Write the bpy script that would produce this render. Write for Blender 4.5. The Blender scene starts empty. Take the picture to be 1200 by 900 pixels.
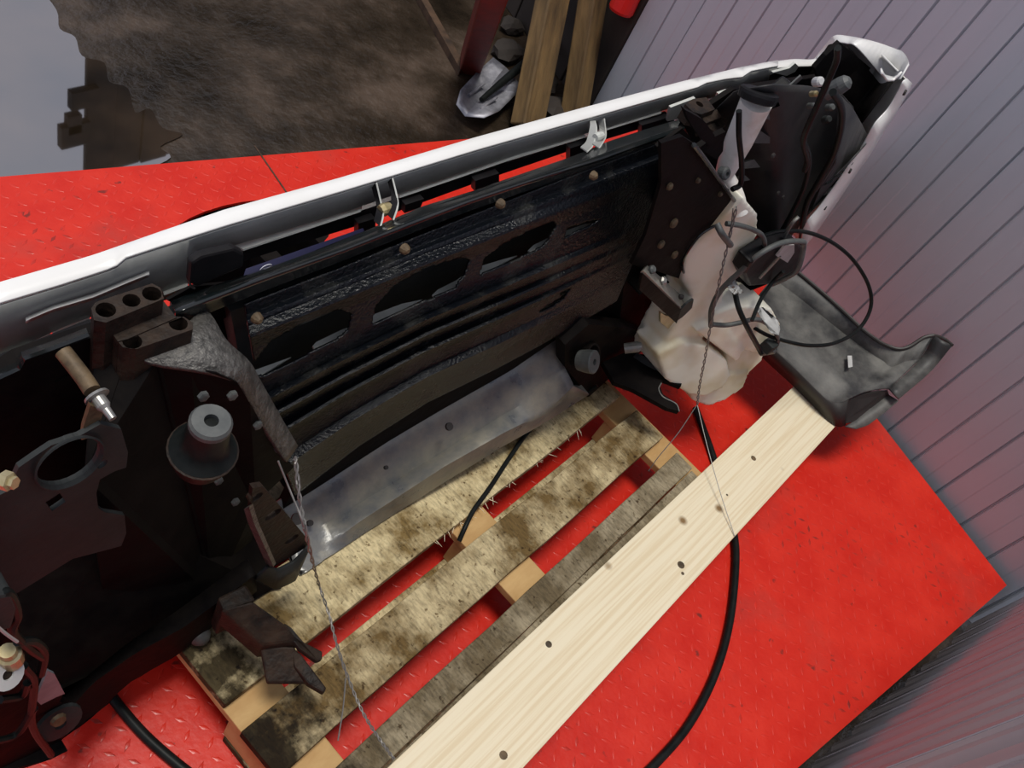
import bpy, bmesh, math, random
from mathutils import Vector, Matrix
random.seed(7)
D = bpy.data
S = bpy.context.scene
COL = S.collection

# ------------------------------------------------------------------ camera
H = 1.67
FPX = 1030.0
RX = Vector((0.63004097, -0.68330735, 0.36897079))     # picture right
RYD = Vector((-0.41910705, -0.69919355, -0.57920433))  # picture down
RF = Vector((0.65375657, 0.2102842, -0.72689951))      # view direction
cam = D.cameras.new('camera'); camo = D.objects.new('camera', cam); COL.objects.link(camo)
cam.sensor_fit = 'HORIZONTAL'; cam.sensor_width = 36.0; cam.lens = 36.0 * FPX / 1200.0
cam.clip_start = 0.02; cam.clip_end = 200
m = Matrix((RX, -RYD, -RF)).transposed().to_4x4(); m.translation = Vector((0, 0, H))
camo.matrix_world = m
S.camera = camo

# ------------------------------------------------------------------ world, sun, exposure
w = D.worlds.new('overcast'); S.world = w; w.use_nodes = True
nt = w.node_tree; bg = nt.nodes['Background']
tc = nt.nodes.new('ShaderNodeTexCoord'); sx = nt.nodes.new('ShaderNodeSeparateXYZ')
cr = nt.nodes.new('ShaderNodeValToRGB')
nt.links.new(tc.outputs['Generated'], sx.inputs[0]); nt.links.new(sx.outputs['Z'], cr.inputs[0])
cr.color_ramp.elements[0].position = 0.0; cr.color_ramp.elements[0].color = (0.60, 0.60, 0.78, 1)
cr.color_ramp.elements[1].position = 0.9; cr.color_ramp.elements[1].color = (0.72, 0.75, 0.86, 1)
nt.links.new(cr.outputs[0], bg.inputs[0]); bg.inputs[1].default_value = 0.74
sun = D.lights.new('sun', 'SUN'); sun.energy = 2.45; sun.angle = math.radians(16); sun.color = (1.0, 0.96, 0.88)
suno = D.objects.new('sun', sun); COL.objects.link(suno)
suno.rotation_euler = Vector((-0.10, 0.05, 1.0)).to_track_quat('Z', 'Y').to_euler()
S.view_settings.view_transform = 'Standard'; S.view_settings.look = 'None'
S.view_settings.exposure = -0.06; S.view_settings.gamma = 1.0; S.view_settings.use_curve_mapping = False

# ------------------------------------------------------------------ measuring helpers (real planes in the place)
CAMP = Vector((0, 0, H))
def ray(px, py): return RX * (px - 600) + RYD * (py - 450) + RF * FPX
def gz(px, py, z=0.0):                       # point on the level z
    r = ray(px, py); return CAMP + r * ((z - H) / r.z)
EX = Vector((.9945, -.104, 0)).normalized(); EY = Vector((.104, .9945, 0)).normalized(); OR = Vector((.672, .374, 0))
def loc(p): q = p - OR; return Vector((q @ EX, q @ EY, p.z))   # world -> vehicle axes (u right, v forward, z up)
def cv(px, py, v):                           # point on a cross plane of the vehicle front
    r = ray(px, py); t = (v - (CAMP - OR) @ EY) / (r @ EY); q = loc(CAMP + r * t)
    return q if q.z >= .152 else loc(gz(px, py, .152))      # nothing reaches below the pallet top
def zl(px, py, z): return loc(gz(px, py, z)) # point on a level, vehicle axes
def ZL(pts): return [zl(*p) for p in pts]
def pl(px, py, p0, n):                       # point on any plane (world)
    r = ray(px, py); return CAMP + r * (((p0 - CAMP) @ n) / (r @ n))
def CV(pts, v): return [cv(x, y, v) for x, y in pts]

# ------------------------------------------------------------------ materials
MATS = {}
def mat(name, c1, c2=None, rough=.5, metal=0., scale=20., bump=0., bscale=None, lo=.35, hi=.65, spec=.5, r2=None, stretch=None, detail=6., c3=None, coat=0.):
    if name in MATS: return MATS[name]
    M = D.materials.new(name); M.use_nodes = True; n = M.node_tree; b = n.nodes['Principled BSDF']
    b.inputs['Metallic'].default_value = metal; b.inputs['Roughness'].default_value = rough
    b.inputs['Specular IOR Level'].default_value = spec
    if coat: b.inputs['Coat Weight'].default_value = coat; b.inputs['Coat Roughness'].default_value = .15
    t = n.nodes.new('ShaderNodeTexCoord'); mp = n.nodes.new('ShaderNodeMapping'); n.links.new(t.outputs['Object'], mp.inputs[0])
    if stretch: mp.inputs['Scale'].default_value = stretch
    if c2 is None: b.inputs['Base Color'].default_value = (*c1, 1)
    else:
        no = n.nodes.new('ShaderNodeTexNoise'); no.inputs['Scale'].default_value = scale; no.inputs['Detail'].default_value = detail
        no.inputs['Roughness'].default_value = .62
        n.links.new(mp.outputs[0], no.inputs['Vector'])
        r = n.nodes.new('ShaderNodeValToRGB'); r.color_ramp.elements[0].position = lo; r.color_ramp.elements[1].position = hi
        r.color_ramp.elements[0].color = (*c1, 1); r.color_ramp.elements[1].color = (*c2, 1)
        if c3:
            e = r.color_ramp.elements.new((lo + hi) / 2); e.color = (*c3, 1)
        n.links.new(no.outputs['Fac'], r.inputs[0]); n.links.new(r.outputs[0], b.inputs['Base Color'])
        if r2 is not None:
            mr = n.nodes.new('ShaderNodeMapRange'); mr.inputs[1].default_value = lo; mr.inputs[2].default_value = hi
            mr.inputs[3].default_value = rough; mr.inputs[4].default_value = r2
            n.links.new(no.outputs['Fac'], mr.inputs[0]); n.links.new(mr.outputs[0], b.inputs['Roughness'])
    if bump:
        nb = n.nodes.new('ShaderNodeTexNoise'); nb.inputs['Scale'].default_value = bscale or scale; nb.inputs['Detail'].default_value = 5
        n.links.new(mp.outputs[0], nb.inputs['Vector'])
        bu = n.nodes.new('ShaderNodeBump'); bu.inputs['Strength'].default_value = bump; bu.inputs['Distance'].default_value = .01
        n.links.new(nb.outputs['Fac'], bu.inputs['Height']); n.links.new(bu.outputs[0], b.inputs['Normal'])
    MATS[name] = M; return M

RED = mat('red_deck_paint', (.56, .016, .007), (.64, .026, .011), .36, 0, 9, .10, 60, spec=.35, r2=.48)
REDSTUD = mat('red_stud_paint', (.20, .018, .012), (.60, .026, .013), .32, 0, 4, .05, 120, lo=.30, hi=.45, spec=.4)
def add_dirt(M, col, scale, lo_, hi_, amt):
    n = M.node_tree; b = n.nodes['Principled BSDF']; src = b.inputs['Base Color'].links[0].from_socket
    t = n.nodes.new('ShaderNodeTexCoord'); no = n.nodes.new('ShaderNodeTexNoise'); no.inputs['Scale'].default_value = scale; no.inputs['Detail'].default_value = 6
    n.links.new(t.outputs['Object'], no.inputs['Vector']); r = n.nodes.new('ShaderNodeValToRGB')
    r.color_ramp.elements[0].position = lo_; r.color_ramp.elements[1].position = hi_; r.color_ramp.elements[0].color = (0, 0, 0, 1); r.color_ramp.elements[1].color = (amt, amt, amt, 1)
    mx = n.nodes.new('ShaderNodeMixRGB'); mx.inputs[2].default_value = (*col, 1)
    n.links.new(no.outputs['Fac'], r.inputs[0]); n.links.new(r.outputs[0], mx.inputs[0]); n.links.new(src, mx.inputs[1]); n.links.new(mx.outputs[0], b.inputs['Base Color'])
add_dirt(RED, (.10, .02, .015), 26, .66, .72, .8)
add_dirt(RED, (.30, .05, .04), 3.5, .56, .75, .55)
WALLM = mat('grey_coated_sheet', (.41, .44, .49), (.48, .505, .55), .5, .0, 3.5, .03, 30, stretch=(1, 1, .25), r2=.6)
WALLN = mat('scuffed_grey_sheet', (.43, .42, .45), (.52, .47, .50), .5, .0, 6, .03, 30, stretch=(1, 1, .15))
MUD = mat('wet_muddy_concrete', (.010, .007, .004), (.075, .050, .034), .20, 0, 3.2, .6, 34, r2=.5, c3=(.030, .020, .012), lo=.34, hi=.68, detail=12)
GROUNDEDGE = mat('rusty_angle', (.03, .017, .010), (.10, .055, .03), .7, .2, 14, .3)
SLATW = mat('dirty_pallet_wood', (.085, .062, .035), (.60, .48, .29), .75, 0, 26, .35, 60, lo=.33, hi=.56, stretch=(.55, 1, 1), detail=9)
SLATG = mat('weathered_pallet_wood', (.10, .078, .048), (.40, .33, .22), .8, 0, 22, .35, 60, lo=.33, hi=.62, stretch=(.4, 1.6, 1), detail=9)
RAWW = mat('raw_pallet_block', (.42, .24, .085), (.56, .36, .15), .7, 0, 14, .15, 60, stretch=(.4, 1, 1))
BEAMW = mat('old_beam_wood', (.055, .033, .013), (.23, .14, .05), .75, 0, 9, .3, 40, lo=.3, hi=.7, stretch=(1.6, 1.6, .35))
WHITE = mat('white_body_paint', (.80, .79, .76), (.86, .85, .83), .25, 0, 5, spec=.5, coat=.4)
PRIMER = mat('grey_primer', (.26, .265, .25), (.36, .365, .35), .5, 0, 9, .05, 40)
LEDGE = mat('pale_primer_ledge', (.50, .51, .47), (.60, .61, .57), .5, 0, 30)
BLACKP = mat('black_plastic', (.006, .006, .007), (.016, .015, .016), .4, 0, 12, .06, 60, r2=.5, spec=.15)
LINER = mat('dusty_black_plastic', (.012, .012, .013), (.045, .043, .041), .5, 0, 6, .08, 40, r2=.65)
PANELM = mat('wet_dirty_black_plate', (.0025, .0035, .0055), (.034, .034, .031), .20, 0, 14, .40, 190, lo=.52, hi=.80, r2=.6, spec=.35)
RAILM = mat('glossy_black_rail', (.006, .009, .010), (.016, .017, .016), .11, .0, 24, .02, 60, r2=.17)
STEEL = mat('grey_painted_steel', (.13, .14, .155), (.30, .28, .23), .24, .3, 11, .25, 26, r2=.5)
RUST = mat('rusty_black_steel', (.008, .006, .005), (.040, .024, .015), .55, .1, 30, .3, 90, r2=.7, spec=.3)
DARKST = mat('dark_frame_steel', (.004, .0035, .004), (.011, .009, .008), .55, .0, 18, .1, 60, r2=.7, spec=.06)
EDGEST = mat('scraped_steel_flange', (.06, .057, .053), (.15, .142, .13), .45, .3, 60, .5, 150)
ZINC = mat('zinc_bolt', (.22, .22, .22), (.34, .33, .30), .4, .6, 40)
BRASS = mat('yellow_zinc', (.40, .32, .14), (.55, .47, .28), .35, .6, 40)
RUSTTUBE = mat('rusty_tube', (.045, .030, .015), (.15, .10, .05), .6, .1, 40, .2)
TANKM = mat('stained_milky_plastic', (.60, .50, .27), (.90, .88, .75), .40, 0, 6, .06, 40, lo=.28, hi=.55, c3=(.78, .72, .54), detail=3)
NECKM = mat('milky_plastic_neck', (.62, .54, .42), (.88, .86, .80), .4, 0, 8, .05, 40, lo=.3, hi=.5)
RUBBER = mat('black_rubber', (.005, .0065, .0065), (.011, .0125, .012), .45, 0, 40, spec=.15)
GREYRUB = mat('grey_rubber', (.06, .065, .065), (.10, .105, .10), .55, 0, 40)
WIRE = mat('steel_tie_wire', (.22, .21, .20), None, .5, .5)
GREYPL = mat('dark_grey_plate', (.022, .025, .025), (.034, .037, .037), .6, 0, 14, .1, 60, spec=.2)
TROUGH = mat('dusty_black_trim', (.026, .026, .027), (.19, .185, .17), .5, 0, 7, .1, 40, lo=.40, hi=.75, r2=.7)
TROUGHD = mat('black_trim_side', (.016, .014, .013), (.030, .026, .024), .5, 0, 9)
REDPOST = mat('old_red_paint', (.10, .007, .004), (.19, .012, .008), .5, 0, 14, .1)
SHOVEL = mat('bare_shovel_steel', (.20, .20, .23), (.42, .42, .46), .38, .6, 14, .15, r2=.55)
DARKGAP = mat('painted_hole_dark', (.012, .010, .010), (.03, .025, .024), .7, 0, 14)  # shade inside holes and slots, painted as solid dark discs
NAVY = mat('navy_label', (.02, .02, .06), None, .4)
INK = mat('white_lettering', (.75, .76, .85), None, .5)
CLEAR = mat('light_grey_plastic', (.45, .45, .44), (.55, .55, .54), .4, 0, 20)
FARDARK = mat('dark_boards', (.018, .013, .010), (.035, .026, .02), .8, 0, 5)

def slat_mat(name, base, dark, lo_, hi_):
    M = D.materials.new(name); M.use_nodes = True; n = M.node_tree; b = n.nodes['Principled BSDF']; b.inputs['Roughness'].default_value = .78
    b.inputs['Specular IOR Level'].default_value = .2
    t = n.nodes.new('ShaderNodeTexCoord')
    def noise(sc, det, st):
        mp = n.nodes.new('ShaderNodeMapping'); mp.inputs['Scale'].default_value = st; n.links.new(t.outputs['Object'], mp.inputs[0])
        o = n.nodes.new('ShaderNodeTexNoise'); o.inputs['Scale'].default_value = sc; o.inputs['Detail'].default_value = det; o.inputs['Roughness'].default_value = .65
        n.links.new(mp.outputs[0], o.inputs['Vector']); return o
    fine = noise(150, 6, (1.3, .35, 1)); blot = noise(9, 5, (1, 1, 1)); spk = noise(75, 3, (1, 1, 1))
    def ramp(o, a, c, l, h):
        r = n.nodes.new('ShaderNodeValToRGB'); r.color_ramp.elements[0].position = l; r.color_ramp.elements[1].position = h
        r.color_ramp.elements[0].color = (*a, 1); r.color_ramp.elements[1].color = (*c, 1); n.links.new(o.outputs['Fac'], r.inputs[0]); return r
    r1 = ramp(fine, tuple(x * .55 for x in base), base, .34, .56)
    r2 = ramp(blot, dark, (1, 1, 1), lo_, hi_); r3 = ramp(spk, (.25, .2, .15), (1, 1, 1), .30, .40)
    m1 = n.nodes.new('ShaderNodeMixRGB'); m1.blend_type = 'MULTIPLY'; m1.inputs[0].default_value = 1
    m2 = n.nodes.new('ShaderNodeMixRGB'); m2.blend_type = 'MULTIPLY'; m2.inputs[0].default_value = 1
    n.links.new(r1.outputs[0], m1.inputs[1]); n.links.new(r2.outputs[0], m1.inputs[2]); n.links.new(m1.outputs[0], m2.inputs[1]); n.links.new(r3.outputs[0], m2.inputs[2])
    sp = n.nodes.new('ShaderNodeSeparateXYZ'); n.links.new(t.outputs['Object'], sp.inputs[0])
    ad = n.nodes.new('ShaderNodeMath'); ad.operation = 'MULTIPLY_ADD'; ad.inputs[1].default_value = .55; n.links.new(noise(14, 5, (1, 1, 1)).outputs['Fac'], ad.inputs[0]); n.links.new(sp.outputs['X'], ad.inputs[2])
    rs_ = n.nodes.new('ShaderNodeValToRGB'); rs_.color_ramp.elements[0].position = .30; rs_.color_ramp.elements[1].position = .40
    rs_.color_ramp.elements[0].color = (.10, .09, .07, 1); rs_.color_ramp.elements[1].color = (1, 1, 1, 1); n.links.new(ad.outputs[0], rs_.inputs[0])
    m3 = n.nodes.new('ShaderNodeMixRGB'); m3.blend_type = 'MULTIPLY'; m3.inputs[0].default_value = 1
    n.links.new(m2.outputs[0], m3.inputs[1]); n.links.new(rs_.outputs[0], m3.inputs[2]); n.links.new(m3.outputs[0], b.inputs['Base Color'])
    bu = n.nodes.new('ShaderNodeBump'); bu.inputs['Strength'].default_value = .4; bu.inputs['Distance'].default_value = .004
    n.links.new(fine.outputs['Fac'], bu.inputs['Height']); n.links.new(bu.outputs[0], b.inputs['Normal'])
    return M
def board_mat(name, base, ring, knots=True):
    M = D.materials.new(name); M.use_nodes = True; n = M.node_tree; b = n.nodes['Principled BSDF']; b.inputs['Roughness'].default_value = .6
    t = n.nodes.new('ShaderNodeTexCoord'); mp = n.nodes.new('ShaderNodeMapping'); mp.inputs['Scale'].default_value = (.5, 26, 26)
    n.links.new(t.outputs['Object'], mp.inputs[0])
    wv = n.nodes.new('ShaderNodeTexNoise'); wv.inputs['Scale'].default_value = 6; wv.inputs['Detail'].default_value = 4
    n.links.new(mp.outputs[0], wv.inputs['Vector'])
    r = n.nodes.new('ShaderNodeValToRGB'); r.color_ramp.elements[0].position = .38; r.color_ramp.elements[1].position = .56
    r.color_ramp.elements[0].color = (*ring, 1); r.color_ramp.elements[1].color = (*base, 1)
    n.links.new(wv.outputs['Fac'], r.inputs[0])
    vo = n.nodes.new('ShaderNodeTexVoronoi'); vo.inputs['Scale'].default_value = 7; n.links.new(t.outputs['Object'], vo.inputs['Vector'])
    kr = n.nodes.new('ShaderNodeValToRGB'); kr.color_ramp.elements[0].position = .035; kr.color_ramp.elements[1].position = .10
    kr.color_ramp.elements[0].color = (1, 1, 1, 1); kr.color_ramp.elements[1].color = (0, 0, 0, 1)
    n.links.new(vo.outputs['Distance'], kr.inputs[0])
    mx = n.nodes.new('ShaderNodeMixRGB'); mx.inputs[2].default_value = (.22, .13, .05, 1)
    n.links.new(kr.outputs[0], mx.inputs[0]); n.links.new(r.outputs[0], mx.inputs[1]); n.links.new(mx.outputs[0], b.inputs['Base Color'])
    return M
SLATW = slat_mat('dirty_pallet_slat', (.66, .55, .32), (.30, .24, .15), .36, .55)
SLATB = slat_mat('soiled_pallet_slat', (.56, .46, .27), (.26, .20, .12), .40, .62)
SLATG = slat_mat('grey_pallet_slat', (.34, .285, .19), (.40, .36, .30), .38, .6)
PLANKM = board_mat('fresh_sawn_pine', (.80, .71, .52), (.72, .60, .40))

def puddle_mat():
    M = D.materials.new('standing_water'); M.use_nodes = True; n = M.node_tree; b = n.nodes['Principled BSDF']
    t = n.nodes.new('ShaderNodeTexCoord'); no = n.nodes.new('ShaderNodeTexNoise'); no.inputs['Scale'].default_value = 3.2; no.inputs['Detail'].default_value = 12
    n.links.new(t.outputs['Object'], no.inputs['Vector']); r = n.nodes.new('ShaderNodeValToRGB'); r.color_ramp.elements[0].position = .36; r.color_ramp.elements[1].position = .66
    r.color_ramp.elements[0].color = (.010, .007, .004, 1); r.color_ramp.elements[1].color = (.060, .038, .022, 1)
    n.links.new(no.outputs['Fac'], r.inputs[0]); n.links.new(r.outputs[0], b.inputs['Base Color']); b.inputs['Roughness'].default_value = .02
    b.inputs['IOR'].default_value = 1.33; b.inputs['Specular IOR Level'].default_value = .5
    b.inputs['Coat Weight'].default_value = 1.; b.inputs['Coat Roughness'].default_value = .02; b.inputs['Coat IOR'].default_value = 4.0
    return M
WATER = puddle_mat()

# ------------------------------------------------------------------ mesh helpers
def link(name, me, mt, parent=None):
    o = D.objects.new(name, me); COL.objects.link(o)
    if mt: me.materials.append(mt)
    if parent: o.parent = parent
    return o
def tag(o, label=None, cat=None, group=None, kind=None):
    if label: o['label'] = label
    if cat: o['category'] = cat
    if group: o['group'] = group
    if kind: o['kind'] = kind
    return o
def fin(bm, name, mt, parent=None, smooth=False, bevel=0., seg=2):
    bmesh.ops.recalc_face_normals(bm, faces=bm.faces)
    me = D.meshes.new(name); bm.to_mesh(me); bm.free()
    if smooth:
        for p in me.polygons: p.use_smooth = True
        me.set_sharp_from_angle(angle=math.radians(38))
    o = link(name, me, mt, parent)
    if bevel:
        b = o.modifiers.new('bevel', 'BEVEL'); b.width = bevel; b.segments = seg; b.limit_method = 'ANGLE'; b.angle_limit = .6
    return o
def V(p): return p if isinstance(p, Vector) else Vector(p)
def plate(name, pts, thick, mt, parent=None, holes=(), bevel=0., bm=None):
    own = bm is None
    b = bmesh.new()
    def loop(ps):
        vs = [b.verts.new(V(p)) for p in ps]
        return [b.edges.new((vs[i], vs[(i + 1) % len(vs)])) for i in range(len(vs))]
    es = loop(pts)
    for h_ in holes: es += loop(h_)
    if holes: bmesh.ops.triangle_fill(b, edges=es, use_beauty=True)
    else: b.faces.new(b.verts[:])
    ext = bmesh.ops.extrude_face_region(b, geom=b.faces[:])
    for e in ext['geom']:
        if isinstance(e, bmesh.types.BMVert): e.co += V(thick)
    return fin(b, name, mt, parent, bevel=bevel)
def box(name, c, s, mt, parent=None, bevel=0.003, rot=None):
    b = bmesh.new(); bmesh.ops.create_cube(b, size=1)
    for v in b.verts:
        v.co = Vector((v.co.x * s[0], v.co.y * s[1], v.co.z * s[2]))
        if rot is not None: v.co = rot @ v.co
        v.co += V(c)
    return fin(b, name, mt, parent, bevel=bevel)
def catmull(P, n=8, closed=False):
    P = [V(p) for p in P]; out = []
    if len(P) < 3: return P
    N = len(P)
    for i in range(N if closed else N - 1):
        a = P[(i - 1) % N] if closed or i > 0 else P[0] * 2 - P[1]
        b_, c = P[i], P[(i + 1) % N]
        d = P[(i + 2) % N] if closed or i + 2 < N else P[-1] * 2 - P[-2]
        for k in range(n):
            t = k / n
            out.append(.5 * ((2 * b_) + (c - a) * t + (2 * a - 5 * b_ + 4 * c - d) * t * t + (3 * b_ - a - 3 * c + d) * t ** 3))
    if not closed: out.append(P[-1])
    return out
def tube_bm(bm, P, r, seg=8, cap=True):
    P = [V(p) for p in P]; n = len(P); rings = []
    t0 = (P[1] - P[0]).normalized(); a = t0.orthogonal().normalized()
    for i in range(n):
        t = (P[min(i + 1, n - 1)] - P[max(i - 1, 0)]).normalized()
        a = (a - t * (a @ t)).normalized(); b_ = t.cross(a)
        rr = r[i] if isinstance(r, (list, tuple)) else r
        rings.append([bm.verts.new(P[i] + (a * math.cos(2 * math.pi * k / seg) + b_ * math.sin(2 * math.pi * k / seg)) * rr) for k in range(seg)])
    for i in range(n - 1):
        for k in range(seg):
            bm.faces.new((rings[i][k], rings[i][(k + 1) % seg], rings[i + 1][(k + 1) % seg], rings[i + 1][k]))
    if cap: bm.faces.new(rings[0][::-1]); bm.faces.new(rings[-1])
def tube(name, P, r, mt, parent=None, seg=8, smooth=True, n=8):
    bm = bmesh.new(); Q = catmull(P, n) if n else [V(p) for p in P]
    if isinstance(r, (list, tuple)) and len(r) != len(Q):
        L = len(r) - 1; r = [r[min(int(i / (len(Q) - 1) * L), L - 1)] * (1 - ((i / (len(Q) - 1) * L) - min(int(i / (len(Q) - 1) * L), L - 1))) + r[min(int(i / (len(Q) - 1) * L), L - 1) + 1] * ((i / (len(Q) - 1) * L) - min(int(i / (len(Q) - 1) * L), L - 1)) for i in range(len(Q))]
    tube_bm(bm, Q, r, seg)
    return fin(bm, name, mt, parent, smooth)
def lathe(name, c, axis, prof, mt, parent=None, seg=20, smooth=False, hole=False):   # prof: (distance along axis, radius)
    c = V(c); ax = V(axis).normalized(); a = ax.orthogonal().normalized(); b_ = ax.cross(a); bm = bmesh.new(); rings = []
    for d, r in prof:
        rings.append([bm.verts.new(c + ax * d + (a * math.cos(2 * math.pi * k / seg) + b_ * math.sin(2 * math.pi * k / seg)) * r) for k in range(seg)])
    if hole: rings.append(rings[0])
    for i in range(len(rings) - 1):
        for k in range(seg): bm.faces.new((rings[i][k], rings[i][(k + 1) % seg], rings[i + 1][(k + 1) % seg], rings[i + 1][k]))
    if not hole: bm.faces.new(rings[0][::-1]); bm.faces.new(rings[-1])
    return fin(bm, name, mt, parent, smooth)
def resample(P, n):
    P = [V(p) for p in P]; L = [0]
    for i in range(1, len(P)): L.append(L[-1] + (P[i] - P[i - 1]).length)
    out = []; j = 0
    for k in range(n):
        s = L[-1] * k / (n - 1)
        while j < len(P) - 2 and L[j + 1] < s: j += 1
        f = (s - L[j]) / max(L[j + 1] - L[j], 1e-9); out.append(P[j].lerp(P[j + 1], min(max(f, 0), 1)))
    return out
def px_at(P, n, x0=None, x1=None):            # pixel polyline -> n samples at even x
    x0 = P[0][0] if x0 is None else x0; x1 = P[-1][0] if x1 is None else x1; out = []
    for k in range(n):
        x = x0 + (x1 - x0) * k / (n - 1); j = 0
        while j < len(P) - 2 and P[j + 1][0] < x: j += 1
        f = (x - P[j][0]) / (P[j + 1][0] - P[j][0]); out.append((x, P[j][1] + (P[j + 1][1] - P[j][1]) * f))
    return out
def ribbon(name, rows, mt, parent=None, n=None, thick=.003, smooth=False, off=-1, bevel=0):
    n = n or max(len(r) for r in rows)
    R = [r if len(r) == n else resample(r, n) for r in rows]
    bm = bmesh.new(); G = [[bm.verts.new(V(p)) for p in r] for r in R]
    for i in range(len(G) - 1):
        for k in range(n - 1): bm.faces.new((G[i][k], G[i][k + 1], G[i + 1][k + 1], G[i + 1][k]))
    o = fin(bm, name, mt, parent, smooth)
    if thick:
        s = o.modifiers.new('solid', 'SOLIDIFY'); s.thickness = thick; s.offset = 0
    if bevel:
        b = o.modifiers.new('bevel', 'BEVEL'); b.width = bevel; b.segments = 2; b.limit_method = 'ANGLE'; b.angle_limit = .6
    return o
def empty(name, p=(0, 0, 0), rz=0):
    o = D.objects.new(name, None); COL.objects.link(o); o.location = p; o.rotation_euler = (0, 0, rz); o.empty_display_size = .05; return o
def inside(p, poly):
    x, y = p; c = False; j = len(poly) - 1
    for i in range(len(poly)):
        if (poly[i][1] > y) != (poly[j][1] > y) and x < (poly[j][0] - poly[i][0]) * (y - poly[i][1]) / (poly[j][1] - poly[i][1]) + poly[i][0]: c = not c
        j = i
    return c
def circ(c, a, b_, n=16): return [V(c) + V(a) * math.cos(2 * math.pi * k / n) + V(b_) * math.sin(2 * math.pi * k / n) for k in range(n)]

# ------------------------------------------------------------------ setting: red deck
GZ = -0.22
C_ = Vector((2.338, -.857, 0)); WD = Vector((.177, .566, 0)).normalized(); ND = Vector((-.805, .189, 0)).normalized()
FARR = Vector((2.93, 1.042, 0)); FARL = FARR + Vector((-1.343, .354, 0)).normalized() * 3.9
NEARL = C_ + ND * 3.4
hc = Vector((1.215, 1.20, 0))
hole = [hc + Vector((math.cos(a) * .235, math.sin(a) * .118 - math.cos(a) * .02, 0)) for a in [2 * math.pi * k / 28 for k in range(28)]]
floor = plate('floor', [C_, FARR, FARL, NEARL], (0, 0, -.008), RED, holes=[hole]); tag(floor, kind='structure')
# rolled studs of the tread plate
bm = bmesh.new()
poly = [(p.x, p.y) for p in (C_, FARR, FARL, NEARL)]; hp = [(p.x, p.y) for p in hole]
ax1 = ND; ax2 = Vector((-ND.y, ND.x, 0)) * -1
pitch = .030
for i in range(-120, 140):
    for j in range(-90, 90):
        c = C_ + ax1 * (i * pitch) + ax2 * (j * pitch)
        if not inside((c.x, c.y), poly) or inside((c.x, c.y), hp): continue
        if c.x < -.3: continue
        a = math.radians(45 if (i + j) % 2 else -45)
        if not all(inside((c.x + ox, c.y + oy), poly) for ox, oy in ((.014, 0), (-.014, 0), (0, .014), (0, -.014))): continue
        d = (ax1 * math.cos(a) + ax2 * math.sin(a)); e = Vector((-d.y, d.x, 0))
        z = Vector((0, 0, .0010)); l = .0125; wd = .0042
        b0 = [bm.verts.new(c + d * l), bm.verts.new(c + e * wd), bm.verts.new(c - d * l), bm.verts.new(c - e * wd)]
        t0 = bm.verts.new(c + d * l * .45 + z); t1 = bm.verts.new(c - d * l * .45 + z)
        bm.faces.new((b0[0], b0[1], t0)); bm.faces.new((b0[1], t1, t0)); bm.faces.new((b0[1], b0[2], t1))
        bm.faces.new((b0[2], b0[3], t1)); bm.faces.new((b0[3], t0, t1)); bm.faces.new((b0[3], b0[0], t0))
st = fin(bm, 'tread_studs', REDSTUD, floor, smooth=True); tag(st, kind='stuff')
# seam between two deck sheets and the frame under the deck
sm0, sm1 = gz(333, 222), gz(305, 181)
rim = box('deck_seam', (0, 0, 0), (.5, .004, .003), GROUNDEDGE, floor, 0)
rim.location = sm0.lerp(sm1, .5); rim.location.z = .0008; rim.rotation_euler.z = math.atan2(sm1.y - sm0.y, sm1.x - sm0.x); rim.scale.x = .42
fd = (FARL - FARR).normalized()
plate('deck_beam', [FARR + Vector((0, -.03, -.01)), FARL + Vector((0, -.03, -.01)), FARL + Vector((0, -.03, GZ + .005)), FARR + Vector((0, -.03, GZ + .005))], (0, -.05, 0), GROUNDEDGE, floor)
for k in range(3):
    box('deck_bearer', hc + Vector((-.16 + k * .17, .02, -.11)), (.05, .3, .2), DARKST, floor, .002)

# ------------------------------------------------------------------ setting: yard ground, puddle
yard = plate('ground', [(-6, 12, GZ), (-6, -3, GZ), (7, -3, GZ), (7, 12, GZ)], (0, 0, -.1), MUD); tag(yard, kind='structure')
pud = [gz(x, y, GZ + .003) for x, y in ((-260, 330), (-100, 280), (40, 240), (90, 215), (150, 210), (170, 200), (200, 185), (188, 172), (214, 158), (190, 150), (176, 128), (158, 132), (150, 104), (128, 96), (122, 74), (96, 66), (88, 44), (70, 34), (66, 12), (40, -20), (0, -60), (-120, -80), (-300, -60), (-420, 60), (-420, 260))]
pd_ = plate('trim_1', catmull(pud, 4, True), (0, 0, .002), WATER); tag(pd_, 'still puddle reflecting the sky beyond the red deck', kind='structure')
e0, e1 = gz(486, -10, GZ), gz(541, 88, GZ)
ang = ribbon('trim_2', [[e0 + Vector((-.02, .0, .001)), e1 + Vector((-.02, 0, .001))], [e0 + Vector((-.02, 0, .03)), e1 + Vector((-.02, 0, .03))], [e0 + Vector((.012, 0, .03)), e1 + Vector((.012, 0, .03))]], GROUNDEDGE, thick=.006)
tag(ang, kind='structure')
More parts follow.
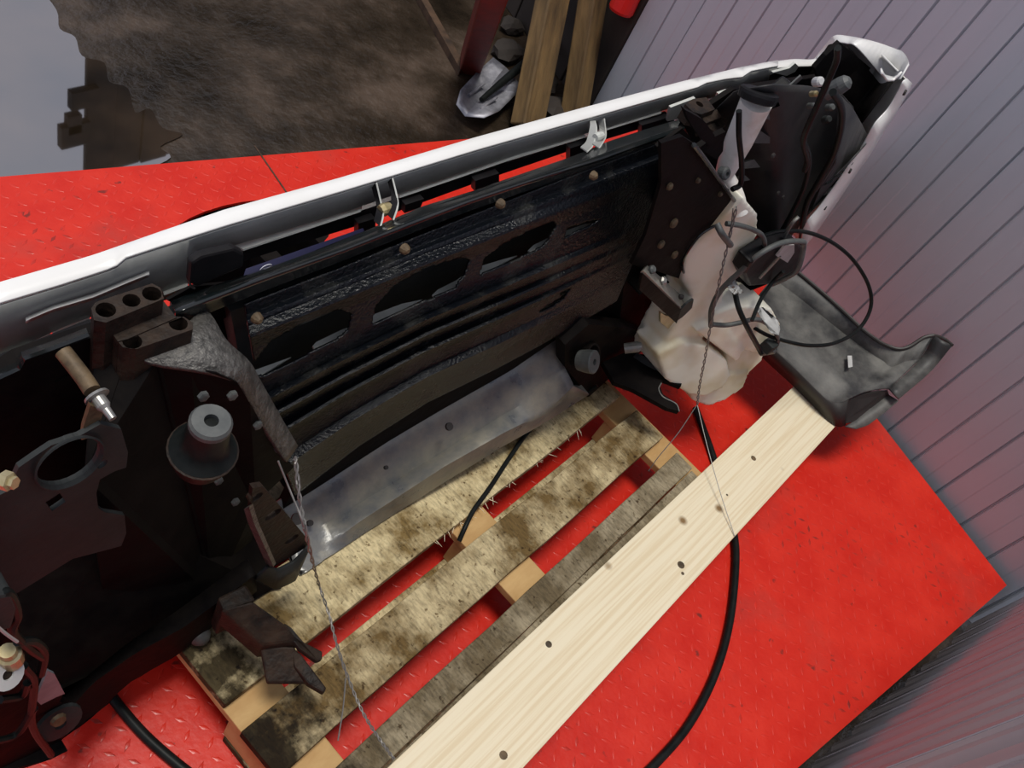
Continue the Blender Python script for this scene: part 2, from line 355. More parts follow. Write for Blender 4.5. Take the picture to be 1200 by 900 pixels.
# dark building across the yard, seen mirrored in the puddle
def mirror_at(px, py, d):
    g = gz(px, py, GZ); r = ray(px, py).normalized(); r = Vector((r.x, r.y, -r.z)); t = (d - g.y) / r.y; return g + r * t
DY = 6.5
mb = mirror_at(100, 100, DY)
wf = empty('wall_far'); tag(wf, kind='structure')
for k in range(12):
    x0 = mb.x + k * .32
    box('board', (x0 + .16, DY + .02 * (k % 2), GZ + 2.6), (.31, .05, 5.2), FARDARK, wf, .005)
def mbox(p, q, name):
    a, b_ = mirror_at(*p, DY), mirror_at(*q, DY)
    box(name, ((a.x + b_.x) / 2, DY - .05, (a.z + b_.z) / 2), (abs(a.x - b_.x), .08, abs(a.z - b_.z)), FARDARK, wf, .005)
mbox((78, 104), (110, 118), 'bracket_arm'); mbox((66, 145), (100, 162), 'lamp_box'); mbox((74, 132), (90, 150), 'bracket_arm')

# ------------------------------------------------------------------ setting: profiled sheet walls
def sheet_wall(name, p0, d, n, pitch, z0, z1, prof, mt, start=0, holes=None):
    root = empty(name, p0); tag(root, kind='structure')
    nrm = Vector((-d.y, d.x, 0))
    bm = bmesh.new(); rows = []
    for s, o in prof:
        q = d * (s * pitch) + nrm * o
        rows.append((bm.verts.new(q + Vector((0, 0, z0))), bm.verts.new(q + Vector((0, 0, z1)))))
    for i in range(len(rows) - 1): bm.faces.new((rows[i][0], rows[i + 1][0], rows[i + 1][1], rows[i][1]))
    me = D.meshes.new('panel'); bm.to_mesh(me); bm.free(); me.materials.append(mt)
    for k in range(start, start + n):
        o = D.objects.new('panel', me); COL.objects.link(o); o.parent = root
        o.location = d * (k * pitch) + nrm * (.0012 * ((k * 37) % 5 - 2))
        s = o.modifiers.new('solid', 'SOLIDIFY'); s.thickness = .002; s.offset = 0
    return root
WB = Vector((2.506, -.331, 0)) + Vector((.03, -.01, 0))
# shallow profile: flat, faint crease, narrow deep groove
NWALL = 6 + int(((pl(716, 55, WB, Vector((-WD.y, WD.x, 0))) - WB) @ WD) / .1173)
prof_r = [(0, .0), (.03, -.010), (.055, -.010), (.085, 0), (.48, .0), (.52, .002), (.97, .004), (1.0, 0)]
wr = sheet_wall('wall_right', WB, WD, NWALL, .1173, -.2, 2.4, prof_r, WALLM, start=-6)
wend = pl(716, 55, WB, Vector((-WD.y, WD.x, 0)))
# dark boards carry on where the sheets end
wb_ = empty('wall_back', WB + WD * (.1173 * (NWALL - 6))); tag(wb_, kind='structure')
for k in range(9):
    o = box('board', (0, 0, 1.4 + GZ), (.2, .04, 2.8), FARDARK, wb_, .004); o.location = WD * (.1 + k * .21); o.rotation_euler.z = math.atan2(WD.y, WD.x)
prof_n = [(0, 0), (.10, 0), (.24, .022), (.50, .022), (.64, 0), (1.0, 0)]
NB = C_ + Vector((-.01, -.05, 0))
wn = sheet_wall('wall_near', NB, ND, 12, .092, -.2, 1.3, [(0, 0), (.18, .002), (.30, .011), (.55, .011), (.68, .002), (1.0, 0)], WALLN, start=0)
wn2 = sheet_wall('trim_3', NB + Vector((-ND.y, ND.x, 0)) * -.03 + ND * 1.27, ND, 18, .15, -.2, 1.3, [(-.05, -.006), (0, 0), (.16, 0), (.26, .022), (.46, .022), (.56, 0), (1.0, 0)], WALLN, start=0)

# ------------------------------------------------------------------ pallet
def quad_from(name, a, b_, c, d, z, th, mt, parent):
    return plate(name, [a, b_, c, d], (0, 0, -th), mt, parent, bevel=.002)
PT = .145
pal = empty('pallet', (.43, .111, 0)); tag(pal, 'dirty slatted wooden pallet under the vehicle front on the red deck', 'pallet')
po = Vector((.43, .111, 0))
def slab(name, x0, x1, y0, y1, z0, z1, mt, skew=0, wob=0.0):
    n = 10; bm = bmesh.new(); top = []; bot = []
    for s, (ya, yb) in enumerate(((y0, y1),)):
        A = []; B = []
        for k in range(n + 1):
            x = x0 + (x1 - x0) * k / n; dy = skew * (k / n - .5)
            A.append(Vector((x, ya + dy + random.uniform(-wob, wob), 0)) - po); B.append(Vector((x + random.uniform(-wob, wob) * (k in (0, n)), yb + dy + random.uniform(-wob, wob), 0)) - po)
        pts = A + B[::-1]
    P = [Vector((p.x, p.y, z1)) for p in pts]
    return plate(name, P, (0, 0, z0 - z1), mt, pal, bevel=.0025)
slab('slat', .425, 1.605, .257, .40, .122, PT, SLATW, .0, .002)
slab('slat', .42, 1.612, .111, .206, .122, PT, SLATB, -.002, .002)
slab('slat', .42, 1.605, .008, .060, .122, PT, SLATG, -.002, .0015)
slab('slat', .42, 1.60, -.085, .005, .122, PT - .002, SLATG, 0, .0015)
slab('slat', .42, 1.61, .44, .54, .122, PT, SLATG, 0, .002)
for x0, x1 in ((.425, .525), (.985, 1.085), (1.545, 1.64)):
    slab('stringer_board', x0, x1, -.085, .54, .100, .1215, RAWW)
    for y0, y1 in ((-.085, .01), (.13, .24), (.44, .54)):
        slab('block', x0 + .002, x1 - .004, y0, y1, .0225, .0995, RAWW)
for y0, y1 in ((-.085, .01), (.135, .235), (.44, .54)):
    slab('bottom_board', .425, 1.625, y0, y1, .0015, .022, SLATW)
# torn splinters on the edge of the first slat
bm = bmesh.new()
for k in range(26):
    x = random.uniform(.9, 1.45) - po.x; y = .257 - po.y
    tube_bm(bm, [Vector((x, y + .004, .137)), Vector((x + random.uniform(-.02, .02), y - random.uniform(.004, .02), .139 + random.uniform(-.01, .008)))], [.0012, .0003], 4)
tag(fin(bm, 'splinters', PLANKM, pal), kind='stuff')

# ------------------------------------------------------------------ fresh plank
pz = .168
a, b_, c, d = gz(915, 467, pz), gz(974, 505, pz), gz(613, 900, pz), gz(457, 897, pz)
dr = (d - a).normalized(); a = a - dr * .11; b_ = b_ - dr * .09; d2 = d + dr * .45; c2 = c + (c - b_).normalized() * .45
po2 = a.lerp(b_, .5); pk = empty('plank', (po2.x, po2.y, 0), math.atan2(-dr.y, -dr.x))
tag(pk, 'pale fresh pine plank lying across the edge of the pallet', 'plank')
inv = Matrix.Rotation(-pk.rotation_euler.z, 4, 'Z')
def pkl(p): q = inv @ (p - Vector((po2.x, po2.y, 0))); return q
plate('board', [pkl(a), pkl(b_), pkl(c2), pkl(d2)], (0, 0, -.0225), PLANKM, pk, bevel=.0015)
for (x, y, r) in ((883, 537, .0075), (643, 755, .007), (798, 662, .009), (800, 672, .004), (852, 580, .003), (590, 885, .008)):
    p = pkl(gz(x, y, pz)); lathe('knot', p + Vector((0, 0, -.004)), (0, 0, 1), [(0, r), (.0043, r), (.0046, r * .4)], RUSTTUBE, pk, 12)

# ------------------------------------------------------------------ vehicle front section
car = empty('vehicle_front_section', OR, math.atan2(EX.y, EX.x))
tag(car, 'cut off front end of a white vehicle lying on the pallet, seen from behind', 'car part')
def part(o, label=None):
    if label: o['label'] = label
    return o
# --- front panel (white lip with grey inside)
up = [(-20, 339), (0, 332), (110, 300), (187, 273), (263, 247), (400, 209), (557, 162), (680, 128), (800, 96), (870, 79), (912, 71)]
lo = [(-20, 362), (0, 355), (70, 334), (128, 315), (137, 311), (143, 303), (180, 291), (262, 265), (272, 262), (400, 224), (557, 176), (680, 141), (818, 102), (822, 98), (852, 92), (872, 90), (874, 84), (912, 77)]
inn = [(-20, 425), (0, 417), (80, 380), (105, 371), (190, 352), (208, 348), (220, 334), (230, 304), (262, 291), (300, 279), (400, 249), (557, 196), (680, 158), (800, 122), (845, 112), (900, 100), (912, 98)]
N = 90; vT = .285; vL = .252
U = [cv(x, y, vT) for x, y in px_at(up, N)]; L = [cv(x, y, vL) for x, y in px_at(lo, N)]
I = [cv(x, y, vL + .004) for x, y in px_at(inn, N)]
F1 = [p + Vector((0, .005, -.014)) for p in U]; F2 = [p + Vector((0, .02, -.12)) for p in U]
front = ribbon('front_panel', [F2, F1, U, L], WHITE, car, N, .003, True)
part(front, 'white painted front panel with folded lip')
sk_top = [Vector((-.48 + 1.80 * k / 24, .30 - .03 * abs(k / 12 - 1) ** 3, .50)) for k in range(25)]
ribbon('bumper_skin', [sk_top, [p + Vector((0, .05, -.06)) for p in sk_top], [p + Vector((0, .05, -.24)) for p in sk_top], [p + Vector((0, -.02, -.33)) for p in sk_top]], WHITE, car, 25, .003, True)
I2 = [p + Vector((0, .0, -.004)) for p in L]
ribbon('inner_panel', [I2, [a_.lerp(b__, .5) + Vector((0, .006, 0)) for a_, b__ in zip(I2, I)], I], PRIMER, front, N, .002, True)
# bead pressed into the inside
bead = [(30, 375), (60, 362), (110, 347), (150, 330), (175, 320)]
ribbon('pressed_bead', [[cv(x, y - 3, vL + .002) for x, y in bead], [cv(x, y + 1, vL - .004) for x, y in bead], [cv(x, y + 4, vL + .001) for x, y in bead]], CLEAR, front, 24, .001, True)
# pale lower ledge in segments
def ledge(A, B, v, name='lower_ledge'):
    return ribbon(name, [CV(A, v + .012), CV(B, v - .004)], LEDGE, front, 20, .003)
ledge([(272, 287), (424, 241)], [(285, 293), (423, 247)], .255)
ledge([(466, 226), (530, 205), (600, 179), (684, 156)], [(468, 231), (530, 210), (600, 186), (686, 160)], .255)
ledge([(710, 148), (775, 127)], [(710, 152), (775, 132)], .255)
ledge([(0, 414), (58, 391)], [(0, 418), (62, 394)], .255); ledge([(62, 388), (105, 370)], [(62, 395), (105, 376)], .252)
ledge([(190, 338), (220, 328)], [(192, 345), (220, 334)], .255)
# --- black grille bars below the ledge
ribbon('grille_bar', [CV([(228, 300), (285, 293), (425, 248), (560, 201), (690, 161), (780, 131)], .262), CV([(232, 330), (292, 302), (425, 261), (560, 212), (690, 168), (780, 141)], .258)], BLACKP, car, 40, .006)
ribbon('grille_bar', [CV([(232, 330), (292, 302), (293, 303)], .262), CV([(236, 345), (286, 322), (287, 322)], .262)], BLACKP, car, 12, .006)
for A in ([(420, 262), (440, 256), (440, 272), (420, 282)], [(557, 212), (585, 203), (585, 215), (557, 225)], [(668, 174), (690, 167), (690, 186), (668, 192)], [(752, 147), (790, 136), (790, 150), (752, 160)], [(475, 240), (497, 233), (493, 243), (474, 250)]):
    plate('grille_clip', CV(A, .24), (0, .012, 0), BLACKP, car)
# loom cover at the left end of the rail
lc = plate('rail_end_cover', CV([(224, 308), (236, 300), (275, 291), (287, 297), (286, 313), (232, 337), (222, 333)], .19), (0, .012, 0), BLACKP, car, bevel=.004)
tube('seal', CV([(225, 303), (222, 320), (223, 334), (228, 338)], .195), .0016, EDGEST, lc, 6)
plate('rail_gusset', CV([(196, 352), (225, 336), (292, 330), (296, 360), (300, 440), (285, 440), (262, 402), (240, 372)], .20), (0, .004, 0), DARKST, car)
# --- small plate with lettering standing behind the rail
lab = ribbon('number_plate', [CV([(288, 315), (425, 267.5)], .215), CV([(284, 328), (430, 278)], .205)], NAVY, car, 8, .002)
txt = D.curves.new('lettering', 'FONT'); txt.body = 'Сuı.ωı'; txt.size = .036; txt.extrude = .0004
to = D.objects.new('tmp_text', txt); COL.objects.link(to)
dg = bpy.context.evaluated_depsgraph_get(); tme = D.meshes.new_from_object(to.evaluated_get(dg)); D.objects.remove(to); D.curves.remove(txt)
tme.name = 'lettering'; t_o = link('lettering', tme, INK, lab)
q0, q1 = cv(302, 318, .208), cv(352, 300, .208)
q0 = cv(301, 318, .2065)
dirv = (q1 - q0).normalized(); t_o.matrix_local = Matrix.Translation(q0 + Vector((0, -.002, -.017))) @ Matrix((dirv, Vector((0, 0, 1)) - dirv * dirv.z, dirv.cross(Vector((0, 0, 1))))).transposed().to_4x4()
# --- upper rail
rb = [(200, 354), (240, 339), (284, 325), (355, 300), (430, 271), (495, 243), (560, 223), (590, 212), (672, 184), (712, 167), (755, 153), (805, 138)]
rf = [(204, 365), (300, 328), (400, 293), (480, 262), (550, 235), (640, 205), (700, 187), (800, 150)]
rl = [(208, 380), (300, 343), (400, 305), (480, 273), (550, 246), (640, 215), (700, 198), (800, 162)]
nr = 50
RB = [cv(x, y, .195) for x, y in px_at(rb, nr)]; RFt = [cv(x, y, .15) for x, y in px_at(rf, nr)]; RL = [cv(x, y, .152) for x, y in px_at(rl, nr)]
def arc_rows(A, B, C, k=6):   # rounded edge at B between faces A-B and B-C
    out = []
    for q in range(k + 1):
        t = q / k; out.append([(b__ + (a_ - b__) * .34) * (1 - t) ** 2 + b__ * 2 * t * (1 - t) + (b__ + (c_ - b__) * .34) * t ** 2 + Vector((0, -.002, .003)) * (t * (1 - t) * 4) for a_, b__, c_ in zip(A, B, C)])
    return out
rail = ribbon('upper_rail', [[p + Vector((0, 0, -.03)) for p in RB], RB] + arc_rows(RB, RFt, RL) + [RL, [p + Vector((0, .03, -.004)) for p in RL]], RAILM, car, nr, .003, True)
part(rail, 'glossy black upper tie bar')
ribbon('rail_back', [CV([(x, y - 2) for x, y in rl], .185), CV([(x, y + 14) for x, y in rl], .185)], DARKST, car, 30, .003)
# brackets from the lip to the rail
for quads in (((441, 214), (447, 240), (449, 252), (446, 266), 0), ((460, 209), (465, 230), (466, 242), (461, 258), 0), ((697, 142), (699, 152), (695, 170), (688, 178), 1), ((708, 139), (710, 158), (707, 166), (702, 174), 1)):
    P = [cv(*quads[0], .25), cv(*quads[1], .225), cv(*quads[2], .20), cv(*quads[3], .185)]
    br = ribbon('lip_bracket', [catmull(P, 5), [p + Vector((.001, .016, -.004)) for p in catmull(P, 5)]], PRIMER if quads[4] else BLACKP, car, 16, .002)
    tube('bracket_edge', P, .0014, LEDGE, br, 6, n=5)
lathe('lip_bolt', cv(452, 245, .21), (1, 0, .1), [(-.010, .008), (-.004, .010), (.008, .008), (.010, .004)], BRASS, car, 12)
lathe('lip_bolt', cv(702, 160, .21), (1, 0, .1), [(-.010, .007), (-.004, .009), (.008, .007), (.010, .004)], LEDGE, car, 12)
# --- ribbed black radiator panel with openings
pt = [(286, 356), (400, 313), (480, 280), (600, 233), (690, 198), (768, 169)]
pr = [(768, 169), (780, 196), (781, 212), (760, 258), (757, 275), (740, 310), (722, 352)]
pb = [(345, 580), (420, 522), (500, 471), (580, 432), (640, 400), (690, 372), (722, 352)]
plft = [(286, 356), (290, 380), (300, 440), (320, 510), (345, 580)]
def lerp2(a_, b__, t): return (a_[0] + (b__[0] - a_[0]) * t, a_[1] + (b__[1] - a_[1]) * t)
def rs2(P, n): return [(p.x, p.y) for p in resample([Vector((x, y, 0)) for x, y in P], n)]
NS, NT = 300, 126
tT, tB, tL, tR = rs2(pt, NS), rs2(pb, NS), rs2(plft, NT), rs2(pr, NT)
holes_px = [[(291, 441), (296, 425), (315, 400), (350, 380), (395, 362), (412, 366), (408, 386), (398, 394), (372, 408), (345, 424), (300, 443)],
            [(435, 378), (439, 358), (462, 333), (500, 312), (540, 301), (550, 304), (544, 322), (532, 338), (505, 350), (470, 363)],
            [(562, 321), (565, 303), (590, 284), (622, 268), (648, 258), (652, 264), (641, 282), (622, 296), (600, 306)],
            [(661, 278), (664, 266), (690, 258), (703, 256), (692, 264)],
            [(630, 364), (655, 348), (668, 338), (660, 350)]]
SLIV = (((368, 404), (372, 400), (398, 389), (407, 386), (400, 394), (372, 409)), ((288, 444), (300, 434), (338, 422), (312, 436), (292, 447)), ((435, 376), (440, 368), (470, 358), (492, 354), (470, 364), (437, 380)), ((508, 344), (514, 339), (534, 330), (540, 326), (534, 337), (512, 347)), ((561, 319), (564, 312), (590, 305), (604, 302), (580, 313), (562, 323)), ((620, 292), (626, 287), (640, 281), (644, 279), (638, 287), (624, 295)), ((662, 276), (665, 270), (684, 264), (692, 263), (678, 270), (663, 278)), ((655, 343), (668, 337), (667, 340), (657, 346)), ((630, 364), (645, 356), (660, 351), (648, 358), (632, 366)))
holes_px += [list(q) for q in SLIV]
bm = bmesh.new(); G = []; PX = []
ribs = [(.115, .05), (.47, .034), (.56, .030), (.66, .026), (.80, .05)]
for j in range(NT):
    t = j / (NT - 1); row = []; prw = []
    for i in range(NS):
        s = i / (NS - 1)
        a_ = lerp2(tT[i], tB[i], t); b__ = lerp2(tL[j], tR[j], s)
        c00, c10, c01, c11 = tT[0], tT[-1], tB[0], tB[-1]
        cc = lerp2(lerp2(c00, c10, s), lerp2(c01, c11, s), t)
        p = (a_[0] + b__[0] - cc[0], a_[1] + b__[1] - cc[1])
        v = .150 - .075 * t
        z_ = 0
        for rk, hw in ribs:
            q_ = t - rk
            if 0 < q_ < hw: z_ += .010 * q_ / hw
            elif hw <= q_ < hw * 2.2: z_ += .010 * (1 - (q_ - hw) / (hw * 1.2))
        step = .010 * (1 / (1 + math.exp(-(t - .075) * 160))) if True else 0
        fade = min(1, (1 - s) * 9) * (1 - .75 * max(0, min(1, (s - .6) / .3)))
        v -= z_ * fade + step + .012 * math.sin(s * math.pi) * math.sin(t * math.pi)
        row.append(bm.verts.new(cv(p[0], p[1], v))); prw.append(p)
    G.append(row); PX.append(prw)
for j in range(NT - 1):
    for i in range(NS - 1):
        c = ((PX[j][i][0] + PX[j + 1][i + 1][0]) / 2, (PX[j][i][1] + PX[j + 1][i + 1][1]) / 2)
        if any(inside(c, h_) for h_ in holes_px): continue
        bm.faces.new((G[j][i], G[j][i + 1], G[j + 1][i + 1], G[j + 1][i]))
bmesh.ops.delete(bm, geom=[v for v in bm.verts if not v.link_faces], context='VERTS')
pan = fin(bm, 'radiator_panel', PANELM, car, True)
s_ = pan.modifiers.new('solid', 'SOLIDIFY'); s_.thickness = .004; s_.offset = 0
part(pan, 'wet dirty ribbed black panel with long openings')
# backing core with cross bars seen through the openings
plate('radiator_core', CV([(270, 365), (780, 190), (735, 340), (345, 590), (300, 520)], .165), (0, .03, 0), GREYPL, car)
for A in SLIV:
    ca = (sum(q[0] for q in A) / len(A), sum(q[1] for q in A) / len(A)); zc = cv(ca[0], ca[1], .125).z
    lg = plate('cross_bar', [zl(ca[0] + (x - ca[0]) * 1.1, ca[1] + (y - ca[1]) * 1.25, zc) for x, y in A], (0, 0, -.003), LEDGE, pan)
# clips on the panel top edge
for x, y in ((473, 291), (585, 238), (694, 205), (300, 372)):
    lathe('push_clip', cv(x, y, .115), (0, -1, .3), [(0, .008), (.006, .007), (.010, .003)], RUSTTUBE, car, 10)
# --- lower cross member
xb = [(330, 612), (380, 580), (460, 528), (520, 492), (600, 446), (655, 408)]
xm = [(338, 638), (395, 606), (470, 560), (530, 522), (610, 474), (662, 432)]
xf = [(345, 668), (420, 612), (520, 547), (590, 507), (640, 482), (672, 452)]
xd = [(352, 674), (430, 622), (520, 565), (590, 522), (640, 494), (690, 462)]
nx = 44
A0 = [cv(x, y, .085) for x, y in px_at(xb, nx)]; A1 = [cv(x, y, .045) for x, y in px_at(xm, nx)]
A2 = [cv(x, y, .008) for x, y in px_at(xf, nx)]; A3 = [cv(x, y, .0) for x, y in px_at(xd, nx)]
for k in range(nx):
    bump_ = .004 * math.sin(k * .9) + .006 * math.exp(-((k - 25) / 1.2) ** 2) + .006 * math.exp(-((k - 36) / 1.2) ** 2)
    A1[k] = A1[k] + Vector((0, -.3, .5)) * bump_
xmb = ribbon('lower_crossmember', [[p + Vector((0, .03, .03)) for p in A0], A0, [a_.lerp(b__, .6) for a_, b__ in zip(A0, A1)], A1, [a_.lerp(b__, .85) + Vector((0, 0, .002)) for a_, b__ in zip(A1, A2)], A2, [a_.lerp(b__, .3) for a_, b__ in zip(A2, A3)], A3, [p + Vector((0, .08, .002)) for p in A3]], STEEL, car, nx, .003, True)
part(xmb, 'grey dented lower crossmember')
for x, y, r in ((348, 608, .011), (526, 500, .008), (452, 548, .004), (363, 613, .006)):
    lathe('bolt_hole', cv(x, y, .052), (0, -.5, 1), [(-.002, r), (.004, r), (.004, r * .8)], DARKGAP, xmb, 14)
plate('lower_valance', CV([(330, 600), (345, 572), (500, 468), (640, 396), (725, 350), (740, 372), (690, 420), (655, 412), (520, 496), (400, 572)], .10), (0, .02, 0), DARKST, car)
# --- left frame horn
lh = plate('frame_horn', [zl(x, y, .79) for x, y in ((112, 405), (150, 412), (185, 426), (225, 432))] + CV([(255, 438), (278, 448), (293, 473), (315, 510), (336, 540), (345, 547), (300, 590), (295, 640), (330, 690), (250, 700), (120, 690), (100, 560)], .06), (0, .003, 0), DARKST, car)
part(lh, 'dark left frame horn with bent flange')
prs = [((150, 418), (152, 408), .80), ((185, 428), (205, 392), .80), ((225, 434), (240, 366), .80), ((255, 440), (264, 400), .79), ((278, 450), (290, 424), .765), ((293, 475), (304, 448), .70), ((315, 512), (328, 490), .60), ((334, 541), (347, 522), .53)]
fn = catmull([zl(*a_, z) for a_, b__, z in prs], 5); ff = catmull([zl(*b__, z) for a_, b__, z in prs], 5)
ribbon('flange', [fn, [a_.lerp(b__, .5) for a_, b__ in zip(fn, ff)], ff], EDGEST, lh, len(fn), .007, True)
# stepped rusty mounting block
def hblock(name, quads, v, th, parent, holes=(), mt=RUST):
    return plate(name, CV(quads, v), th, mt, parent, bevel=.004)
def topplate(name, P, z_at, thick, hl, parent, mt=RUST):  # plate lying level, outline at height given
    pts = [loc(gz(x, y, z_at)) for x, y in P]; hs = []
    for x, y, r in hl:
        c = loc(gz(x, y, z_at)); hs.append(circ(c, (r, 0, 0), (0, r, 0), 14))
    o = plate(name, pts, (0, 0, -thick), mt, parent, holes=hs, bevel=.0)
    for x, y, r in hl:
        c = loc(gz(x, y, z_at - thick)); lathe('bore', c + Vector((0, 0, .001)), (0, 0, 1), [(0, r * .99), (.002, r * .99)], DARKGAP, o, 12)
    return o
zb = .86
topplate('mounting_block', [(107, 361), (112, 354), (178, 332), (188, 337), (192, 350), (124, 378), (110, 375)], zb, .13, [(124, 363, .0105), (154, 352, .0095), (178, 344, .0105)], lh)
topplate('mounting_block', [(124, 380), (192, 353), (207, 372), (150, 397), (138, 400)], zb - .028, .10, [], lh)
topplate('mounting_block', [(138, 400), (150, 396), (215, 371), (226, 378), (226, 386), (160, 409), (144, 407)], zb - .03, .10, [(155, 400, .0105), (209, 379, .0105)], lh)
# rubber body mount in the horn
c = cv(238, 527, .0); ax = Vector((0, -.05, 1)).normalized()
bs = lathe('body_mount', c, ax, [(-.03, .030), (-.006, .036), (.003, .038), (.007, .033), (.011, .029), (.018, .025), (.058, .0235)], RUBBER, lh, 24, True)
lathe('mount_sleeve', c, ax, [(.054, .0236), (.062, .0236), (.066, .021), (.066, .008), (.054, .008)], GREYRUB, bs, 24, False, True)
lathe('mount_washer', c, ax, [(-.004, .039), (.001, .040), (.004, .034), (0, .030)], RUST, bs, 24, False, True)
for x, y in ((237, 463), (271, 462), (301, 497), (325, 524), (255, 562), (275, 587)):
    lathe('bolt_head', cv(x, y, .058), (0, -1, .2), [(0, .007), (.005, .007), (.006, .004)], GREYRUB, lh, 6)
# lower horn plate with holes
tp = plate('horn_foot', CV([(296, 572), (308, 570), (322, 586), (362, 634), (361, 640), (322, 664), (312, 660), (293, 612)], -.035), (0, .008, 0), RUST, lh,
           holes=[circ(cv(x, y, -.035), (r, 0, 0), (0, 0, r), 14) for x, y, r in ((300, 583, .010), (320, 603, .013), (342, 632, .012))])
ribbon('foot_flange', [CV([(288, 595), (293, 612), (316, 664)], -.038), CV([(294, 592), (300, 612), (322, 662)], -.055)], EDGEST, lh, 12, .006)
ribbon('foot_curl', [CV([(300, 676), (322, 690), (345, 680), (360, 645)], -.03), CV([(312, 664), (325, 668), (345, 658), (362, 640)], -.045)], GREYPL, lh, 16, .006, True)
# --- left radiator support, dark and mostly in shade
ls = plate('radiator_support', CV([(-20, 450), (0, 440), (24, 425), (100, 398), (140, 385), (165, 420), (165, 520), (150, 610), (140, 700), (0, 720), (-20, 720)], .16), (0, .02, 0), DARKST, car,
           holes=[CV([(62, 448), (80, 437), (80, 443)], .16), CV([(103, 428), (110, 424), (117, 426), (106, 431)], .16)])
ribbon('support_lip', [CV([(-20, 444), (0, 434), (20, 426), (25, 414), (60, 402), (102, 386)], .165), CV([(-20, 452), (0, 442), (22, 432), (28, 420), (62, 408), (104, 392)], .14)], RAILM, ls, 24, .004)
ribbon('support_rail', [CV([(-20, 426), (0, 418), (105, 376), (125, 372)], .20), CV([(-20, 446), (0, 438), (24, 422), (104, 392), (130, 392)], .165)], BLACKP, ls, 20, .005)
tube('strut', [cv(74, 412, .10), cv(96, 440, .07), cv(108, 458, .05)], .0085, RUSTTUBE, ls, 12, n=3)
lathe('strut_washer', cv(112, 463, .046), cv(122, 477, .03) - cv(108, 458, .05), [(0, .012), (.003, .013), (.004, .007), (.014, .007), (.018, .0045), (.03, .004)], ZINC, ls, 16)
plate('strap', CV([(106, 475), (122, 480), (113, 510), (96, 516), (98, 500)], .035), (0, .005, 0), RUSTTUBE, ls, holes=[circ(cv(106, 506, .035), (.006, 0, 0), (0, 0, .004), 10)])
oval = [(80 + 41 * math.cos(a) * .88 + 23 * math.sin(a) * .45, 540 - 41 * math.cos(a) * .5 + 23 * math.sin(a) * .88) for a in [2 * math.pi * k / 28 for k in range(28)]]
gp = plate('lamp_plate', CV([(22, 548), (42, 534), (60, 522), (93, 511), (118, 497), (142, 503), (150, 530), (148, 548), (135, 552), (117, 562), (113, 578), (115, 595), (122, 600), (146, 604), (148, 625), (142, 640), (85, 655), (22, 694), (-20, 710), (-20, 590), (10, 575)], .03), (0, .006, 0), GREYPL, car,
           holes=[CV(oval, .03), [cv(120 + 6 * math.cos(a), 544 - 3.5 * math.cos(a) + 4 * math.sin(a), .03) for a in [2 * math.pi * k / 12 for k in range(12)]], CV([(53, 589), (70, 578), (77, 588), (61, 599)], .03)])
part(gp, 'dark grey plate with a large oval hole')
ov2 = CV(oval, .028); cc = sum((p for p in ov2), Vector()) / len(ov2)
ribbon('hole_rim', [[p for p in ov2 + ov2[:1]], [cc + (p - cc) * 1.08 + Vector((0, -.004, 0)) for p in ov2 + ov2[:1]]], GREYPL, gp, len(ov2) + 1, .002)
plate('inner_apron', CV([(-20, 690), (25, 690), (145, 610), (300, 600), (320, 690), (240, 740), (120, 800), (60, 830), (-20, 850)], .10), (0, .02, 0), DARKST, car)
# lower left rail
ll = ribbon('lower_left_rail', [CV([(40, 850), (95, 800), (150, 755), (210, 715), (290, 655)], .0), CV([(60, 855), (110, 800), (155, 768), (215, 735), (300, 672)], -.03), CV([(70, 868), (120, 830), (150, 800), (205, 768), (300, 692)], -.02), CV([(70, 868), (120, 830), (150, 800), (205, 768), (300, 692)], .08)], DARKST, car, 24, .004, True)
# --- tow hook fork reaching onto the pallet
tf = plate('tow_hook', ZL([(258, 714, .34), (297, 704, .34), (336, 732, .30), (352, 752, .28), (307, 757, .28)]), (0, 0, -.055), RUST, car, bevel=.005)
part(tf, 'rusty forked tow hook')
plate('hook_root', ZL([(255, 700, .33), (288, 684, .33), (300, 703, .33), (262, 716, .33)]), (0, 0, -.10), RUST, tf, bevel=.004)
plate('fork_prong', ZL([(333, 729, .285), (342, 735, .285), (356, 752, .28), (378, 763, .265), (378, 772, .265), (371, 775, .265), (351, 760, .28), (336, 742, .285)]), (0, 0, -.014), RUST, tf, bevel=.003)
plate('fork_prong', ZL([(344, 760, .262), (352, 765, .262), (368, 786, .25), (383, 806, .24), (380, 812, .24), (361, 801, .245), (345, 780, .255)]), (0, 0, -.016), RUST, tf, bevel=.003)
plate('fork_web', ZL([(305, 757, .265), (346, 758, .265), (362, 800, .235), (313, 800, .235)]), (0, 0, -.010), RUST, tf, bevel=.003)
lathe('lamp_bulb', cv(232, 742, -.02), (0, -1, .3), [(0, .018), (.012, .017), (.02, .010), (.022, .003)], GREYRUB, car, 14, True)
